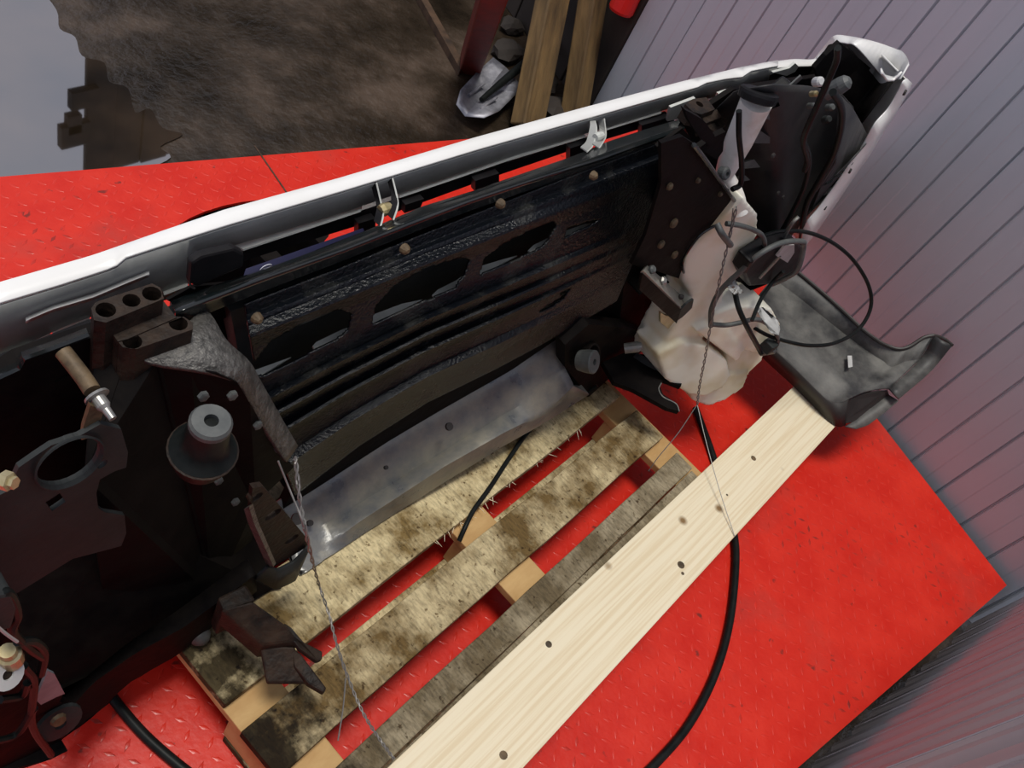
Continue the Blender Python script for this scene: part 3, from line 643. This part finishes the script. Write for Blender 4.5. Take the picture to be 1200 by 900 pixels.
# --- wiring and fittings at the lower left
cl = plate('corner_bracket', CV([(42, 815), (60, 790), (75, 812), (70, 822), (86, 832), (88, 850), (72, 868), (80, 880), (60, 890), (30, 900), (-20, 910), (-20, 700), (10, 690), (20, 720), (30, 770)], -.05), (0, .02, 0), DARKST, car, bevel=.003)
plate('bracket_tab', CV([(42, 820), (56, 786), (64, 790), (76, 813), (66, 817), (48, 826)], -.058), (0, .004, 0), mat('dull_zinc_tab', (.20, .22, .24), (.28, .30, .32), .5, 0, 30), cl)
lathe('bracket_pad', cv(68, 845, -.06), (0, -1, .35), [(0, .032), (.006, .031), (.008, .008), (.002, .006)], GREYPL, cl, 20)
lathe('rusty_bolt', cv(68, 843, -.068), (0, -1, .35), [(0, .011), (.005, .009), (.005, .004)], RUSTTUBE, cl, 10)
c = cv(8, 790, -.09); ax2_ = Vector((.25, -.75, .6)).normalized()
lathe('ring_washer', c, ax2_, [(0, .017), (.003, .017), (.003, .006), (0, .006)], CLEAR, cl, 20, False, True)
lathe('motor_body', c, -ax2_, [(.001, .018), (.02, .021), (.05, .021), (.052, .01)], RUST, cl, 18)
lathe('brass_fitting', cv(14, 774, -.08), (cv(2, 748, -.08) - cv(14, 774, -.08)).normalized(), [(0, .012), (.022, .012), (.024, .009), (.034, .008)], BRASS, cl, 14)
tube('cream_lead', CV([(-10, 728), (6, 742), (20, 752)], -.09), .0018, LEDGE, cl, 6)
for pth in ([(-10, 700), (10, 695), (20, 720), (15, 740), (35, 760), (50, 770)], [(20, 752), (40, 752), (52, 765), (48, 790)], [(28, 780), (40, 800), (38, 850), (60, 885)], [(0, 820), (25, 815), (32, 800)], [(-10, 870), (20, 860), (40, 830)]):
    tube('harness', CV(pth, -.08), .0048, RUBBER, cl, 8)
plate('plug_body', CV([(-15, 700), (16, 696), (22, 712), (14, 738), (-15, 742)], -.085), (0, .03, 0), GREYPL, cl, bevel=.004)
lathe('nut_cluster', cv(3, 562, -.01), (.5, -.8, .3), [(0, .009), (.008, .009), (.009, .006), (.013, .006)], BRASS, car, 6)
# --- right frame horn
rh = plate('frame_horn', CV([(775, 168), (800, 160), (818, 172), (862, 236), (868, 245), (858, 252), (838, 264), (815, 280), (798, 312), (806, 330), (770, 318), (740, 310), (757, 275), (775, 215)], .03), (0, .007, 0), DARKST, car)
part(rh, 'black right frame horn with bolt holes')
ed = catmull(CV([(813, 170), (828, 190), (848, 218), (862, 237), (866, 244), (858, 252)], .025), 5)
tube('edge_rim', ed, .0042, RAILM, rh, 8, n=0)
tube('edge_rim', catmull(CV([(840, 263), (818, 278), (800, 308), (806, 330), (811, 348)], .025), 5), .003, RAILM, rh, 8, n=0)
for x, y, r in ((789, 261, .010), (774, 286, .009), (790, 298, .009), (784, 218, .007), (817, 211, .005), (843, 227, .005)):
    lathe('bolt_head', cv(x, y, .028), (0, -1, .3), [(0, r), (.004, r * .9), (.006, r * .5)], RUSTTUBE, rh, 10)
zr = .93
tq = [topplate('mounting_block', [(803, 122), (812, 116), (828, 114), (838, 128), (822, 134), (812, 131)], zr, .03, [(820, 122, .008)], rh),
      topplate('mounting_block', [(822, 135), (840, 128), (846, 137), (826, 145)], zr - .012, .03, [], rh),
      topplate('mounting_block', [(828, 144), (846, 137), (853, 140), (851, 146), (838, 154), (830, 150)], zr - .02, .03, [(841, 146, .006)], rh)]
ribbon('block_side', [CV([(800, 126), (822, 138), (835, 156)], .06), CV([(805, 140), (818, 160), (835, 172)], .06)], DARKST, rh, 8, .01)
ribbon('block_side', [CV([(816, 172), (835, 158), (848, 152)], .07), CV([(838, 185), (845, 175), (846, 160)], .07)], DARKST, rh, 8, .01)
plate('radiator_side_bracket', CV([(770, 172), (800, 150), (816, 170), (800, 215), (785, 260), (770, 300), (775, 340), (780, 370), (772, 400), (720, 430), (690, 400), (700, 360), (735, 300), (765, 240), (782, 200)], .11), (0, .006, 0), DARKST, car)
# bolted rail stub below
rs = ribbon('rail_stub', [CV([(752, 318), (797, 362)], -.02), CV([(757, 312), (805, 354)], .02)], STEEL, rh, 6, .006)
ribbon('stub_side', [CV([(752, 319), (797, 362)], -.02), CV([(748, 338), (792, 378)], -.018)], DARKST, rh, 6, .006)
ribbon('stub_end', [CV([(797, 362), (805, 354), (812, 350)], -.02), CV([(791, 376), (800, 370), (810, 360)], -.015)], GREYPL, rh, 6, .005)
for x, y, mt_, r in ((763, 316, GREYRUB, .008), (776, 329, ZINC, .009), (797, 348, DARKGAP, .006)):
    lathe('stub_bolt', cv(x, y, -.003), (0, -.6, .8), [(0, r), (.005, r), (.008, r * .6)], mt_, rs, 6 if mt_ is ZINC else 10)
plate('yellow_bracket', CV([(774, 366), (780, 370), (796, 372), (796, 378), (784, 386), (774, 378)], -.01), (0, .006, 0), BRASS, rh)
# round bush
bsh = lathe('bush', cv(694, 424, .0), (.2, -.75, .62), [(-.03, .022), (-.012, .025), (.004, .0255), (.006, .023), (.006, .007), (-.03, .007)], GREYRUB, car, 24, False, True)
lathe('bush_cup', cv(688, 418, .03), (.2, -.75, .62), [(-.03, .026), (.0, .032), (.016, .032), (.016, .027), (-.03, .02)], DARKST, bsh, 24, False, True)
plate('bush_arm', CV([(662, 404), (690, 380), (740, 385), (770, 400), (740, 420), (715, 440), (690, 465), (676, 462), (662, 430)], .045), (0, .03, 0), DARKST, car)
# black plate fork to the right of the bush
fp = plate('hook_plate', [zl(x, y, .27) for x, y in ((706, 424), (735, 412), (770, 418), (800, 444), (798, 453), (778, 445), (773, 452), (777, 462), (792, 472), (796, 482), (782, 478), (742, 456), (720, 448))], (0, 0, -.012), DARKST, car)
ribbon('plate_flange', [[zl(x, y, .272) for x, y in ((742, 418), (760, 430), (798, 446))], [zl(x, y, .29) for x, y in ((746, 414), (770, 424), (792, 436))]], GREYPL, fp, 8, .003)
tube('hook_edge', [zl(x, y, .272) for x, y in ((775, 449), (772, 456), (777, 465), (792, 473), (796, 482))], .0016, STEEL, fp, 6)
lathe('lamp_socket', cv(742, 407, .0), (.6, -.5, .5), [(-.02, .012), (.01, .013), (.02, .008)], STEEL, car, 12)

# --- washer tank
bm = bmesh.new()
def blob(px, py, v, r, sq=(1, 1, 1)):
    c = cv(px, py, v); mtx = Matrix.Translation(c) @ Matrix.Diagonal((sq[0] * r, sq[1] * r, sq[2] * r, 1))
    bmesh.ops.create_icosphere(bm, subdivisions=3, radius=1, matrix=mtx)
def hull(points, d0, d1, dz=0.):
    b2 = bmesh.new()
    for (x, y) in points:
        p = zl(x, y, max(.165, .80 - (y - 240) / 235 * .62 + dz)); b2.verts.new(p + Vector((0, d0, 0))); b2.verts.new(p + Vector((0, d1, 0)))
    bmesh.ops.convex_hull(b2, input=b2.verts[:]); me = D.meshes.new('t'); b2.to_mesh(me); b2.free(); bm.from_mesh(me); D.meshes.remove(me)
hull([(872, 232), (889, 252), (888, 275), (872, 310), (845, 345), (812, 352), (800, 330), (803, 300), (820, 280), (845, 258)], 0, .09)
hull([(812, 345), (850, 335), (845, 375), (815, 405), (785, 430), (768, 432), (768, 420), (796, 372)], 0, .08)
hull([(838, 368), (865, 358), (905, 362), (915, 380), (914, 398), (890, 415), (850, 405), (830, 385)], 0, .09, .02)
hull([(770, 415), (800, 402), (830, 405), (852, 422), (857, 440), (848, 455), (825, 466), (806, 462), (780, 445)], 0, .08, .02)
hull([(806, 450), (850, 440), (878, 436), (872, 455), (850, 470), (830, 477), (812, 470)], 0, .06)
hull([(850, 405), (888, 398), (898, 410), (892, 425), (866, 450), (853, 440), (856, 425)], 0, .08, -.01)
hull([(815, 388), (845, 378), (872, 412), (864, 425), (845, 408)], 0, .06, .025)
tank = fin(bm, 'washer_tank', TANKM, car, True)
rm = tank.modifiers.new('remesh', 'REMESH'); rm.mode = 'VOXEL'; rm.voxel_size = .0045; rm.use_smooth_shade = True
sm = tank.modifiers.new('smooth', 'SMOOTH'); sm.iterations = 5; sm.factor = .6
part(tank, 'stained milky plastic washer tank')
nk = tube('filler_neck', ZL([(887, 118, 1.0), (880, 134, .97), (866, 165, .91), (852, 196, .85), (851, 206, .83), (862, 228, .80), (866, 250, .77)]), [.029, .028, .026, .020, .016, .016, .018], NECKM, tank, 18, n=6)
capax = Vector((.13, .31, .945)).normalized()
cp = lathe('filler_cap', zl(889, 110, 1.02), capax, [(-.012, .030), (-.010, .034), (.0, .035), (.005, .034), (.007, .028)], BLACKP, tank, 28)
plate('cap_lug', [zl(x, y, 1.0) for x, y in ((900, 122), (912, 118), (914, 124), (904, 128))], (0, .01, 0), BLACKP, cp)
tube('breather_hose', ZL([(866, 130, 1.01), (866, 160, .965), (869, 190, .91), (868, 215, .86), (858, 222, .85)]), .0052, RUBBER, tank, 10)
lathe('grommet', zl(849, 203, .875), (-.1, -.8, .5), [(-.008, .0115), (.004, .012), (.007, .009), (.007, .004), (-.008, .004)], GREYRUB, tank, 18, False, True)
lathe('outlet_stub', zl(876, 292, .67), (.8, -.4, .3), [(0, .008), (.012, .008), (.015, .004)], CLEAR, tank, 12)
plate('white_flange', [zl(x, y, .50) for x, y in ((885, 362), (892, 358), (912, 374), (915, 386), (913, 394), (905, 392), (893, 374))], (0, .012, 0), CLEAR, tank, bevel=.003)
# pump and plug
pmp = lathe('pump', zl(899, 407, .39), (.35, -.5, .8), [(-.02, .018), (.015, .020), (.02, .015)], GREYRUB, tank, 10)
box('plug', zl(901, 405, .41), (.03, .03, .028), GREYPL, pmp, .003)
plate('white_plug', [zl(x, y, .60) for x, y in ((856, 334), (862, 328), (866, 336), (872, 343), (860, 345), (857, 342))], (0, .014, 0), CLEAR, tank, bevel=.002)
# hoses
tube('hose', ZL([(840, 262, .80), (846, 274, .79), (856, 287, .74)]), .0065, GREYRUB, tank, 10)
tube('hose', ZL([(851, 262, .79), (866, 264, .79), (882, 269, .77), (893, 276, .74), (896, 288, .70), (890, 302, .66)]), .0052, GREYRUB, tank, 10)
tube('hose', ZL([(833, 382, .47), (834, 362, .52), (845, 340, .58), (870, 316, .65), (890, 298, .70), (915, 285, .72), (938, 283, .71), (942, 288, .69), (935, 315, .63), (922, 325, .58), (905, 333, .52)]), .0062, GREYRUB, tank, 10)
tube('hose', ZL([(834, 380, .49), (850, 381, .49), (868, 378, .50), (885, 374, .50), (900, 380, .48), (910, 392, .45), (911, 402, .42), (905, 410, .39)]), .0056, GREYRUB, tank, 10)
tube('cable', ZL([(861, 342, .58), (866, 362, .56), (876, 384, .52), (888, 406, .44), (892, 414, .42)]), .006, RUBBER, tank, 8)
tube('cable', ZL([(881, 376, .53), (892, 350, .56), (906, 330, .58), (918, 318, .62)]), .0045, RUBBER, tank, 8)
lp = ZL([(880, 382, .44), (900, 393, .44), (925, 401, .43), (950, 405, .42), (978, 402, .42), (1005, 387, .43), (1020, 362, .47), (1018, 335, .52), (1000, 305, .57), (975, 284, .62), (945, 272, .66), (915, 271, .68), (895, 276, .70)])
tube('looped_cable', lp, .0048, RUBBER, tank, 8)
# --- dark electrical box and clutter right of the tank
ebox = plate('horn_unit', CV([(872, 322), (880, 308), (905, 292), (935, 284), (942, 292), (938, 312), (925, 326), (900, 334), (878, 336)], -.06), (0, .04, 0), BLACKP, car, bevel=.006)
plate('bracket_tab', CV([(910, 300), (920, 288), (931, 287), (931, 296), (923, 308)], -.068), (0, .004, 0), CLEAR, ebox)
tube('steel_arm', CV([(890, 326), (905, 310), (914, 300)], -.068), .0035, STEEL, ebox, 8)
# --- wheel arch liner
NLx, NLy = 30, 22
la = rs2([(826, 140), (862, 105), (905, 98), (945, 100), (985, 108), (1000, 125)], NLx)      # top
lb = rs2([(870, 300), (885, 285), (905, 285), (925, 278), (938, 262), (948, 250)], NLx)       # bottom
bm = bmesh.new(); G = []
for j in range(NLy):
    t = j / (NLy - 1); row = []
    for i in range(NLx):
        s = i / (NLx - 1); p = lerp2(la[i], lb[i], t)
        bow = 34 * math.sin(math.pi * t) * (s ** 1.5) * .75
        v = .15 - .10 * s - .06 * t + .03 * math.cos(s * 7) + .02 * math.sin(math.pi * t)
        row.append(bm.verts.new(cv(p[0] + bow, p[1] + bow * .2, v)))
    G.append(row)
for j in range(NLy - 1):
    for i in range(NLx - 1): bm.faces.new((G[j][i], G[j][i + 1], G[j + 1][i + 1], G[j + 1][i]))
lin = fin(bm, 'wheel_arch_liner', LINER, car, True); s_ = lin.modifiers.new('solid', 'SOLIDIFY'); s_.thickness = .003
part(lin, 'dusty black wheel arch liner')
# stiffening ribs of the liner, lit faces only, light put into the paler grey
for A in ([(888, 136), (897, 127), (932, 150), (900, 140)], [(879, 163), (886, 150), (914, 168), (886, 168)], [(869, 191), (884, 187), (891, 196), (870, 198)], [(868, 207), (874, 206), (879, 211), (869, 213)]):
    plate('liner_rib', CV(A, .075), (0, .006, -.004), GREYRUB, lin)
for x, y in ((911, 226), (917, 231), (909, 270), (905, 182)):
    lathe('liner_hole', cv(x, y, .03), (0, -1, .3), [(0, .005), (.004, .005), (.005, .003)], DARKGAP, lin, 10)
# vertical outer column, dark grey
ribbon('lamp_bracket', [CV([(985, 112), (998, 125), (1012, 150), (1018, 165)], .02), CV([(978, 190), (985, 200), (1000, 185), (1014, 170)], .0), CV([(955, 225), (965, 215), (980, 205), (1000, 185)], -.01)], LINER, car, 10, .004, True)
tube('loom', CV([(982, 56), (980, 72), (968, 100), (955, 130), (944, 155), (942, 170), (946, 188), (943, 200)], .0), .0055, RUBBER, car, 8)
tube('loom', CV([(976, 108), (984, 120), (987, 135), (984, 158), (975, 185), (958, 215), (945, 240), (940, 268), (938, 285)], -.01), .0065, RUBBER, car, 10)
tube('loom', CV([(943, 168), (948, 185), (946, 205), (940, 225), (925, 255), (915, 272)], .0), .0055, RUBBER, car, 8)
tube('loom_clip', CV([(918, 280), (928, 262), (936, 254)], -.04), .004, STEEL, car, 6)
lathe('bulb_holder', cv(985, 100, .02), (.1, -.4, .9), [(-.03, .013), (0, .015), (.012, .013), (.018, .007)], GREYRUB, car, 16)
for x, y, r, mt_ in ((958, 96, .016, CLEAR), (953, 110, .010, BRASS), (971, 108, .010, ZINC), (950, 124, .010, GREYRUB), (972, 126, .013, GREYRUB), (968, 140, .014, GREYPL)):
    lathe('lamp_fitting', cv(x, y, .05), (-.4, -.6, .6), [(-.006, r * .55), (.008, r * .55), (.012, r * .35)], mt_, car, 12)
plate('lamp_body', CV([(905, 120), (930, 100), (945, 112), (930, 130), (915, 140)], .085), (0, .03, 0), BLACKP, car, bevel=.004)
ribbon('lamp_seam', [CV([(880, 140), (938, 88)], .08), CV([(883, 142), (940, 91)], .08)], GREYRUB, car, 6, .003)
# corner tabs behind the lip
for A in ([(838, 121), (842, 110), (860, 104), (855, 118), (842, 126)], [(906, 85), (925, 80), (932, 74), (936, 78), (932, 84), (922, 89)], [(782, 142), (786, 126), (815, 115), (816, 119), (800, 128), (795, 140)]):
    plate('fixing_tab', CV(A, .235), (0, .006, 0), LEDGE, car)
plate('bounce_blocker', [(.83, .06, .5), (1.10, .05, .5), (1.14, -.05, .5), (1.30, -.06, .5), (1.33, .27, .5), (.83, .27, .5)], (0, 0, -.004), DARKST, car)  # added plate, no vehicle part: stops red deck bounce and darkens the gaps
# --- corner of the bumper, returning along the side
co = [(905, 73), (930, 70), (953, 70), (960, 63), (970, 50), (979, 42), (995, 43), (1020, 48), (1045, 56), (1060, 63), (1066, 78), (1066, 92)]
cvd = [.285, .275, .262, .26, .26, .258, .235, .195, .15, .115, .075, .045]
ci = [(905, 80), (930, 78), (953, 77), (963, 72), (975, 57), (981, 50), (993, 51), (1004, 55), (1030, 85), (1040, 96), (1058, 92), (1062, 96)]
cid = [.255, .245, .235, .235, .23, .225, .20, .175, .13, .10, .05, .03]
n2 = 48
CO = catmull([cv(x, y, v) for (x, y), v in zip(co, cvd)], 6); CI = catmull([cv(x, y, v) for (x, y), v in zip(ci, cid)], 6)
CO, CI = CO[:60], CI[:60]
n2 = min(len(CO), len(CI)); CO, CI = CO[:n2], CI[:n2]
out = [p + Vector((.004, .004, -.06)) for k, p in enumerate(CO)]
out2 = [p + Vector((.0, .0, -.55)) for p in CO]
crn = ribbon('corner_panel', [out2, out, CO, CI], WHITE, car, n2, .003, True)
part(crn, 'white wrapped corner of the front panel')
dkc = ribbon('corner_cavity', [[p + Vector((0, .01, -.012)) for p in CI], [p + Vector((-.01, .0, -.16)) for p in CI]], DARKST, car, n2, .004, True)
# pale horn at the corner clip
ribbon('corner_clip', [CV([(1032, 80), (1036, 88), (1046, 91), (1055, 86)], .06), CV([(1033, 86), (1040, 95), (1048, 94), (1057, 84)], .045)], WHITE, crn, 14, .004, True)
# side skirt down the wheel opening
se = [(1063, 92), (1058, 96), (1052, 108), (1040, 128), (1025, 145), (1012, 168), (995, 193), (975, 222), (958, 245), (944, 262), (939, 280)]
so = [(1067, 98), (1066, 104), (1058, 118), (1045, 140), (1033, 158), (1018, 183), (1000, 208), (982, 235), (966, 258), (954, 275), (942, 290)]
sv = [.03, .028, .024, .018, .012, .006, .0, -.006, -.012, -.016, -.018]
SE = catmull([cv(x, y, v) for (x, y), v in zip(se, sv)], 4); SO = catmull([cv(x, y, v + .02) for (x, y), v in zip(so, sv)], 4)
sk = ribbon('bumper_side', [SE, [a_.lerp(b__, .5) + Vector((.0, -.008, 0)) for a_, b__ in zip(SE, SO)], SO, [p + Vector((.02, .10, 0)) for p in SO]], WHITE, crn, len(SE), .003, True)
part(sk, 'white edge of the bumper at the wheel opening')
for x, y in ((1059, 108), (995, 200), (966, 243)):
    lathe('edge_slot', cv(x, y, -.008), (.3, -.9, .2), [(0, .006), (.004, .006), (.005, .004)], DARKGAP, sk, 10)
ribbon('side_strip', [CV([(1000, 190), (985, 205), (978, 208), (972, 215), (962, 218)], .0), CV([(990, 205), (978, 216), (970, 222), (962, 232), (950, 248)], .002)], GREYPL, crn, 14, .002)
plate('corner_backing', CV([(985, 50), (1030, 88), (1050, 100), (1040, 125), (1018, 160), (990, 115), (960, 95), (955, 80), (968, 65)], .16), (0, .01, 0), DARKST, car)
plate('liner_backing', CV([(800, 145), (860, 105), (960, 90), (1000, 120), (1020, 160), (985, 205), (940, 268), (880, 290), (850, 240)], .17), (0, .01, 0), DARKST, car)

# ------------------------------------------------------------------ lower trim trough on the plank end
tr = empty('trim_trough', gz(990, 500, .19)); tr.location.z = .168
tag(tr, 'black plastic trim trough tilted on the end of the pale plank against the wall', 'trim')
to_ = tr.location.copy()
def tz(x, y, z): return gz(x, y, z) - to_
ne = [tz(868, 372, .24), tz(890, 395, .235), tz(925, 425, .23), (tz(955, 455, .228)), tz(972, 470, .228), tz(985, 472, .23), tz(998, 466, .235), tz(1012, 460, .245), tz(1030, 456, .255), tz(1042, 456, .262)]
fi = [tz(905, 326, .25), tz(935, 348, .25), tz(975, 380, .25), tz(1005, 403, .25), tz(1025, 417, .252), tz(1036, 424, .255), tz(1040, 428, .26), tz(1046, 430, .265), tz(1060, 424, .285), tz(1078, 421, .30)]
fo = [tz(912, 305, .30), tz(935, 319, .30), tz(980, 357, .30), tz(1010, 385, .30), tz(1030, 400, .30), tz(1042, 406, .302), tz(1054, 409, .31), tz(1066, 406, .325), tz(1082, 396, .345), tz(1094, 393, .36)]
tip_in = [tz(1042, 456, .262), tz(1078, 421, .30), tz(1094, 393, .36)]
tip_out = [tz(1053, 468, .262), tz(1090, 436, .30), tz(1116, 405, .37)]
sh = ribbon('trough', [catmull(ne, 4), [a_.lerp(b__, .5) + Vector((0, 0, -.004)) for a_, b__ in zip(catmull(ne, 4), catmull(fi, 4))], catmull(fi, 4), catmull(fo, 4)], TROUGH, tr, None, .004, True)
ribbon('end_flare', [catmull(tip_in, 8), catmull(tip_out, 8)], TROUGH, tr, None, .004, True)
tube('rolled_rim', catmull(fo, 5) + catmull([fo[-1], tz(1106, 397, .362), tz(1116, 405, .37)], 5), .0055, TROUGHD, tr, 8, n=0)
nd = [tz(872, 395, .172), tz(895, 420, .172), tz(932, 454, .172), tz(950, 472, .172), tz(968, 490, .172), tz(982, 500, .172), tz(990, 498, .172)]
nu = [tz(868, 372, .24), tz(890, 395, .235), tz(925, 425, .23), tz(955, 455, .228), tz(972, 470, .228), tz(985, 472, .23), tz(994, 468, .235)]
ribbon('front_drop', [catmull(nu, 4), catmull(nd, 4)], TROUGHD, tr, None, .004, True)
ribbon('lower_flange', [[tz(1040, 462, .235), tz(1020, 478, .205), tz(1000, 494, .178), tz(990, 500, .172)], [tz(1053, 470, .24), tz(1035, 485, .21), tz(1016, 499, .18), tz(1003, 503, .172)]], TROUGH, tr, 12, .004, True)
plate('inner_web', [tz(978, 474, .222), tz(1000, 464, .232), tz(1015, 459, .24), tz(1040, 457, .252), tz(1042, 463, .235), tz(1020, 479, .205), tz(1002, 494, .18), tz(984, 497, .175)], (0, 0, -.003), TROUGHD, tr)
plate('foil_tag', [tz(993, 417, .258), tz(998, 417, .258), tz(999, 430, .258), tz(994, 431, .258)], (0, 0, .001), CLEAR, tr)

# ------------------------------------------------------------------ cables, tie wires
def cable(name, P, r, mt, label, cat):
    o = tube(name, P, r, mt, None, 10); return tag(o, label, cat)
cable('rubber_cable', [gz(815, 478, .012), gz(824, 502, .012), gz(834, 530, .012), gz(848, 575, .012), gz(860, 625, .012), gz(862, 665, .012), gz(855, 730, .012), (gz(838, 790, .012)), gz(808, 848, .012), gz(770, 893, .012), gz(730, 930, .012)], .0095, RUBBER, 'thick black cable curving on the red deck from under the pale plank', 'cable')
cable('rubber_cable', [gz(120, 800, .012), gz(140, 828, .012), gz(170, 862, .012), gz(205, 893, .012), gz(240, 920, .012)], .009, RUBBER, 'thick black cable on the red deck at the dark left end of the pallet', 'cable')
ck = [gz(700, 452, .20), gz(680, 466, .158), gz(650, 478, .152), gz(620, 505, .152), gz(598, 535, .152), gz(575, 570, .152), gz(555, 598, .152), gz(545, 618, .148), gz(538, 634, .13)]
cable('thin_cable', ck, .0052, RUBBER, 'thin black cable lying on the pallet slats below the crossmember', 'cable')
def wld(p): return OR + EX * p.x + EY * p.y + Vector((0, 0, p.z))
def twist(name, P, label, r=.0013, turn=.002, parent=None):
    Q = catmull(P, 14); bm = bmesh.new()
    for ph in (0, math.pi):
        R_ = []
        for k, p in enumerate(Q):
            t = (Q[min(k + 1, len(Q) - 1)] - Q[max(k - 1, 0)]).normalized(); a_ = t.orthogonal().normalized(); b__ = t.cross(a_)
            R_.append(p + (a_ * math.cos(k * .9 + ph) + b__ * math.sin(k * .9 + ph)) * turn)
        tube_bm(bm, R_, r, 5)
    return bm
# left wire
w1 = [wld(cv(346, 535, -.06)), wld(cv(352, 590, -.10)), wld(cv(362, 640, -.13)), gz(372, 680, .22), gz(385, 718, .20), gz(396, 760, .19), gz(412, 805, .185), gz(428, 840, .183), gz(446, 868, .182), gz(462, 890, .180)]
tw = fin(twist('tie_wire', w1, '', .0013, .0018), 'tie_wire', WIRE, None, True)
tag(tw, 'twisted steel tie wire running from the left frame horn over the slats', 'wire')
b2 = bmesh.new(); tube_bm(b2, catmull([wld(cv(326, 540, -.05)), wld(cv(340, 575, -.08)), wld(cv(354, 610, -.12)), wld(cv(362, 640, -.13))], 6), .0012, 5)
o = fin(b2, 'loose_strand', WIRE, tw, True)
b2 = bmesh.new(); tube_bm(b2, catmull([gz(405, 795, .186), gz(402, 830, .186), gz(396, 868, .182)], 6), .0012, 5); fin(b2, 'loose_strand', WIRE, tw, True)
w2 = [gz(863, 243, .84), gz(852, 290, .74), gz(842, 335, .65), gz(832, 385, .53), gz(826, 420, .42), gz(820, 450, .31), gz(817, 474, .25)]
tw2 = fin(twist('tie_wire', w2, '', .0014, .0022), 'tie_wire', WIRE, None, True)
tag(tw2, 'twisted steel tie wire hanging in front of the washer tank', 'wire')
for P in ([gz(817, 474, .25), gz(828, 520, .22), gz(845, 580, .19), gz(861, 628, .171)], [gz(817, 474, .25), gz(795, 507, .24), gz(772, 535, .19), gz(760, 552, .15)], [gz(859, 244, .835), gz(857, 262, .80), gz(852, 290, .74)]):
    b2 = bmesh.new(); tube_bm(b2, catmull(P, 6), .0011, 5); fin(b2, 'loose_strand', WIRE, tw2, True)

# ------------------------------------------------------------------ things beyond the deck
def beam(name, P0, P1, w_, t_, mt, label, cat, bevel=.006, roll=0.):
    d = (P1 - P0); L_ = d.length; q = d.to_track_quat('Z', 'Y')
    b = bmesh.new(); bmesh.ops.create_cube(b, size=1)
    bmesh.ops.subdivide_edges(b, edges=[e for e in b.edges if abs(e.verts[0].co.z - e.verts[1].co.z) > .5], cuts=6)
    for v in b.verts: v.co = Vector((v.co.x * w_, v.co.y * t_, (v.co.z + .5) * L_))
    o = fin(b, name, mt, None, bevel=bevel); o.rotation_mode = 'QUATERNION'
    from mathutils import Quaternion
    o.rotation_quaternion = q @ Quaternion((0, 0, 1), roll); o.location = P0
    return tag(o, label, cat)
nW = Vector((-WD.y, WD.x, 0)); pW = WB
B1 = gz(617, 150, GZ + .03); T1 = pl(682, -170, pW + nW * .09, nW)
beam('timber_beam', B1, T1, .115, .075, BEAMW, 'old brown timber beam leaning behind the white lip, the left of two', 'timber', roll=.5)
B2 = gz(672, 140, GZ + .03); T2 = pl(722, -170, pW + nW * .05, nW)
beam('timber_beam', B2, T2, .105, .075, BEAMW, 'old yellowish timber beam leaning nearest the grey wall', 'timber', roll=.5)
B3 = gz(551, 76, GZ + .02); T3 = gz(592, -50, .55)
beam('red_post', B3, T3, .085, .085, REDPOST, 'dark red steel post standing beside the shovel blade', 'post', roll=.3)
# red can
rc = lathe('red_canister', pl(735, -4, pW + nW * .06, nW), (.1, .1, 1), [(-.06, .045), (-.05, .05), (.1, .05), (.12, .03), (.15, .02)], mat('red_plastic', (.62, .015, .012), None, .4), None, 18)
tag(rc, 'bright red plastic object between the beam and the wall', 'canister')
# shovel
shv = empty('shovel', gz(560, 120, GZ)); tag(shv, 'worn steel shovel lying face up by the red post', 'shovel')
so_ = shv.location.copy()
bl = [(535, 122), (540, 105), (558, 85), (578, 67), (592, 78), (598, 84), (608, 97), (607, 108), (585, 130), (567, 138), (545, 136)]
bm = bmesh.new(); cpt = (572, 104); ring = []
for k, f in enumerate((1., .8, .5, .2)):
    ring.append([bm.verts.new(gz(cpt[0] + (x - cpt[0]) * f, cpt[1] + (y - cpt[1]) * f, GZ + .055 - .03 * (1 - f) + .02 * math.sin(j * 2.3) * f) - so_) for j, (x, y) in enumerate(bl)])
for k in range(3):
    for j in range(len(bl)): bm.faces.new((ring[k][j], ring[k][(j + 1) % len(bl)], ring[k + 1][(j + 1) % len(bl)], ring[k + 1][j]))
bm.faces.new(ring[3])
bd = fin(bm, 'blade', SHOVEL, shv, True); s_ = bd.modifiers.new('solid', 'SOLIDIFY'); s_.thickness = .003
for A in (((549, 112), (567, 98)), ((563, 128), (582, 114))):
    tube('blade_rib', [gz(*A[0], GZ + .05) - so_, gz(*A[1], GZ + .055) - so_], .006, SHOVEL, bd, 8, n=0)
tube('socket', [gz(564, 117, GZ + .055) - so_, gz(590, 95, GZ + .075) - so_, gz(620, 70, GZ + .10) - so_], [.010, .016, .018], RUBBER, shv, 10)
tube('handle', [gz(616, 73, GZ + .10) - so_, gz(680, 20, GZ + .13) - so_, gz(735, -28, GZ + .16) - so_], .016, BEAMW, shv, 10)
# rubble under the beams
for k, (x, y, r) in enumerate(((595, 60, .06), (640, 100, .05), (650, 128, .07), (600, 30, .05))):
    bm = bmesh.new(); bmesh.ops.create_icosphere(bm, subdivisions=2, radius=r)
    for v in bm.verts: v.co = Vector((v.co.x * 1.3, v.co.y, v.co.z * .6)) * (1 + random.uniform(-.18, .18))
    o = fin(bm, 'stone', FARDARK, None); o.location = gz(x, y, GZ + r * .45)
    tag(o, ['dark stone lying in the shade beside the red post', 'dark stone between the two timber beams', 'dark stone lowest between the two timber beams', 'dark stone at the top edge between post and beam'][k], 'stone')
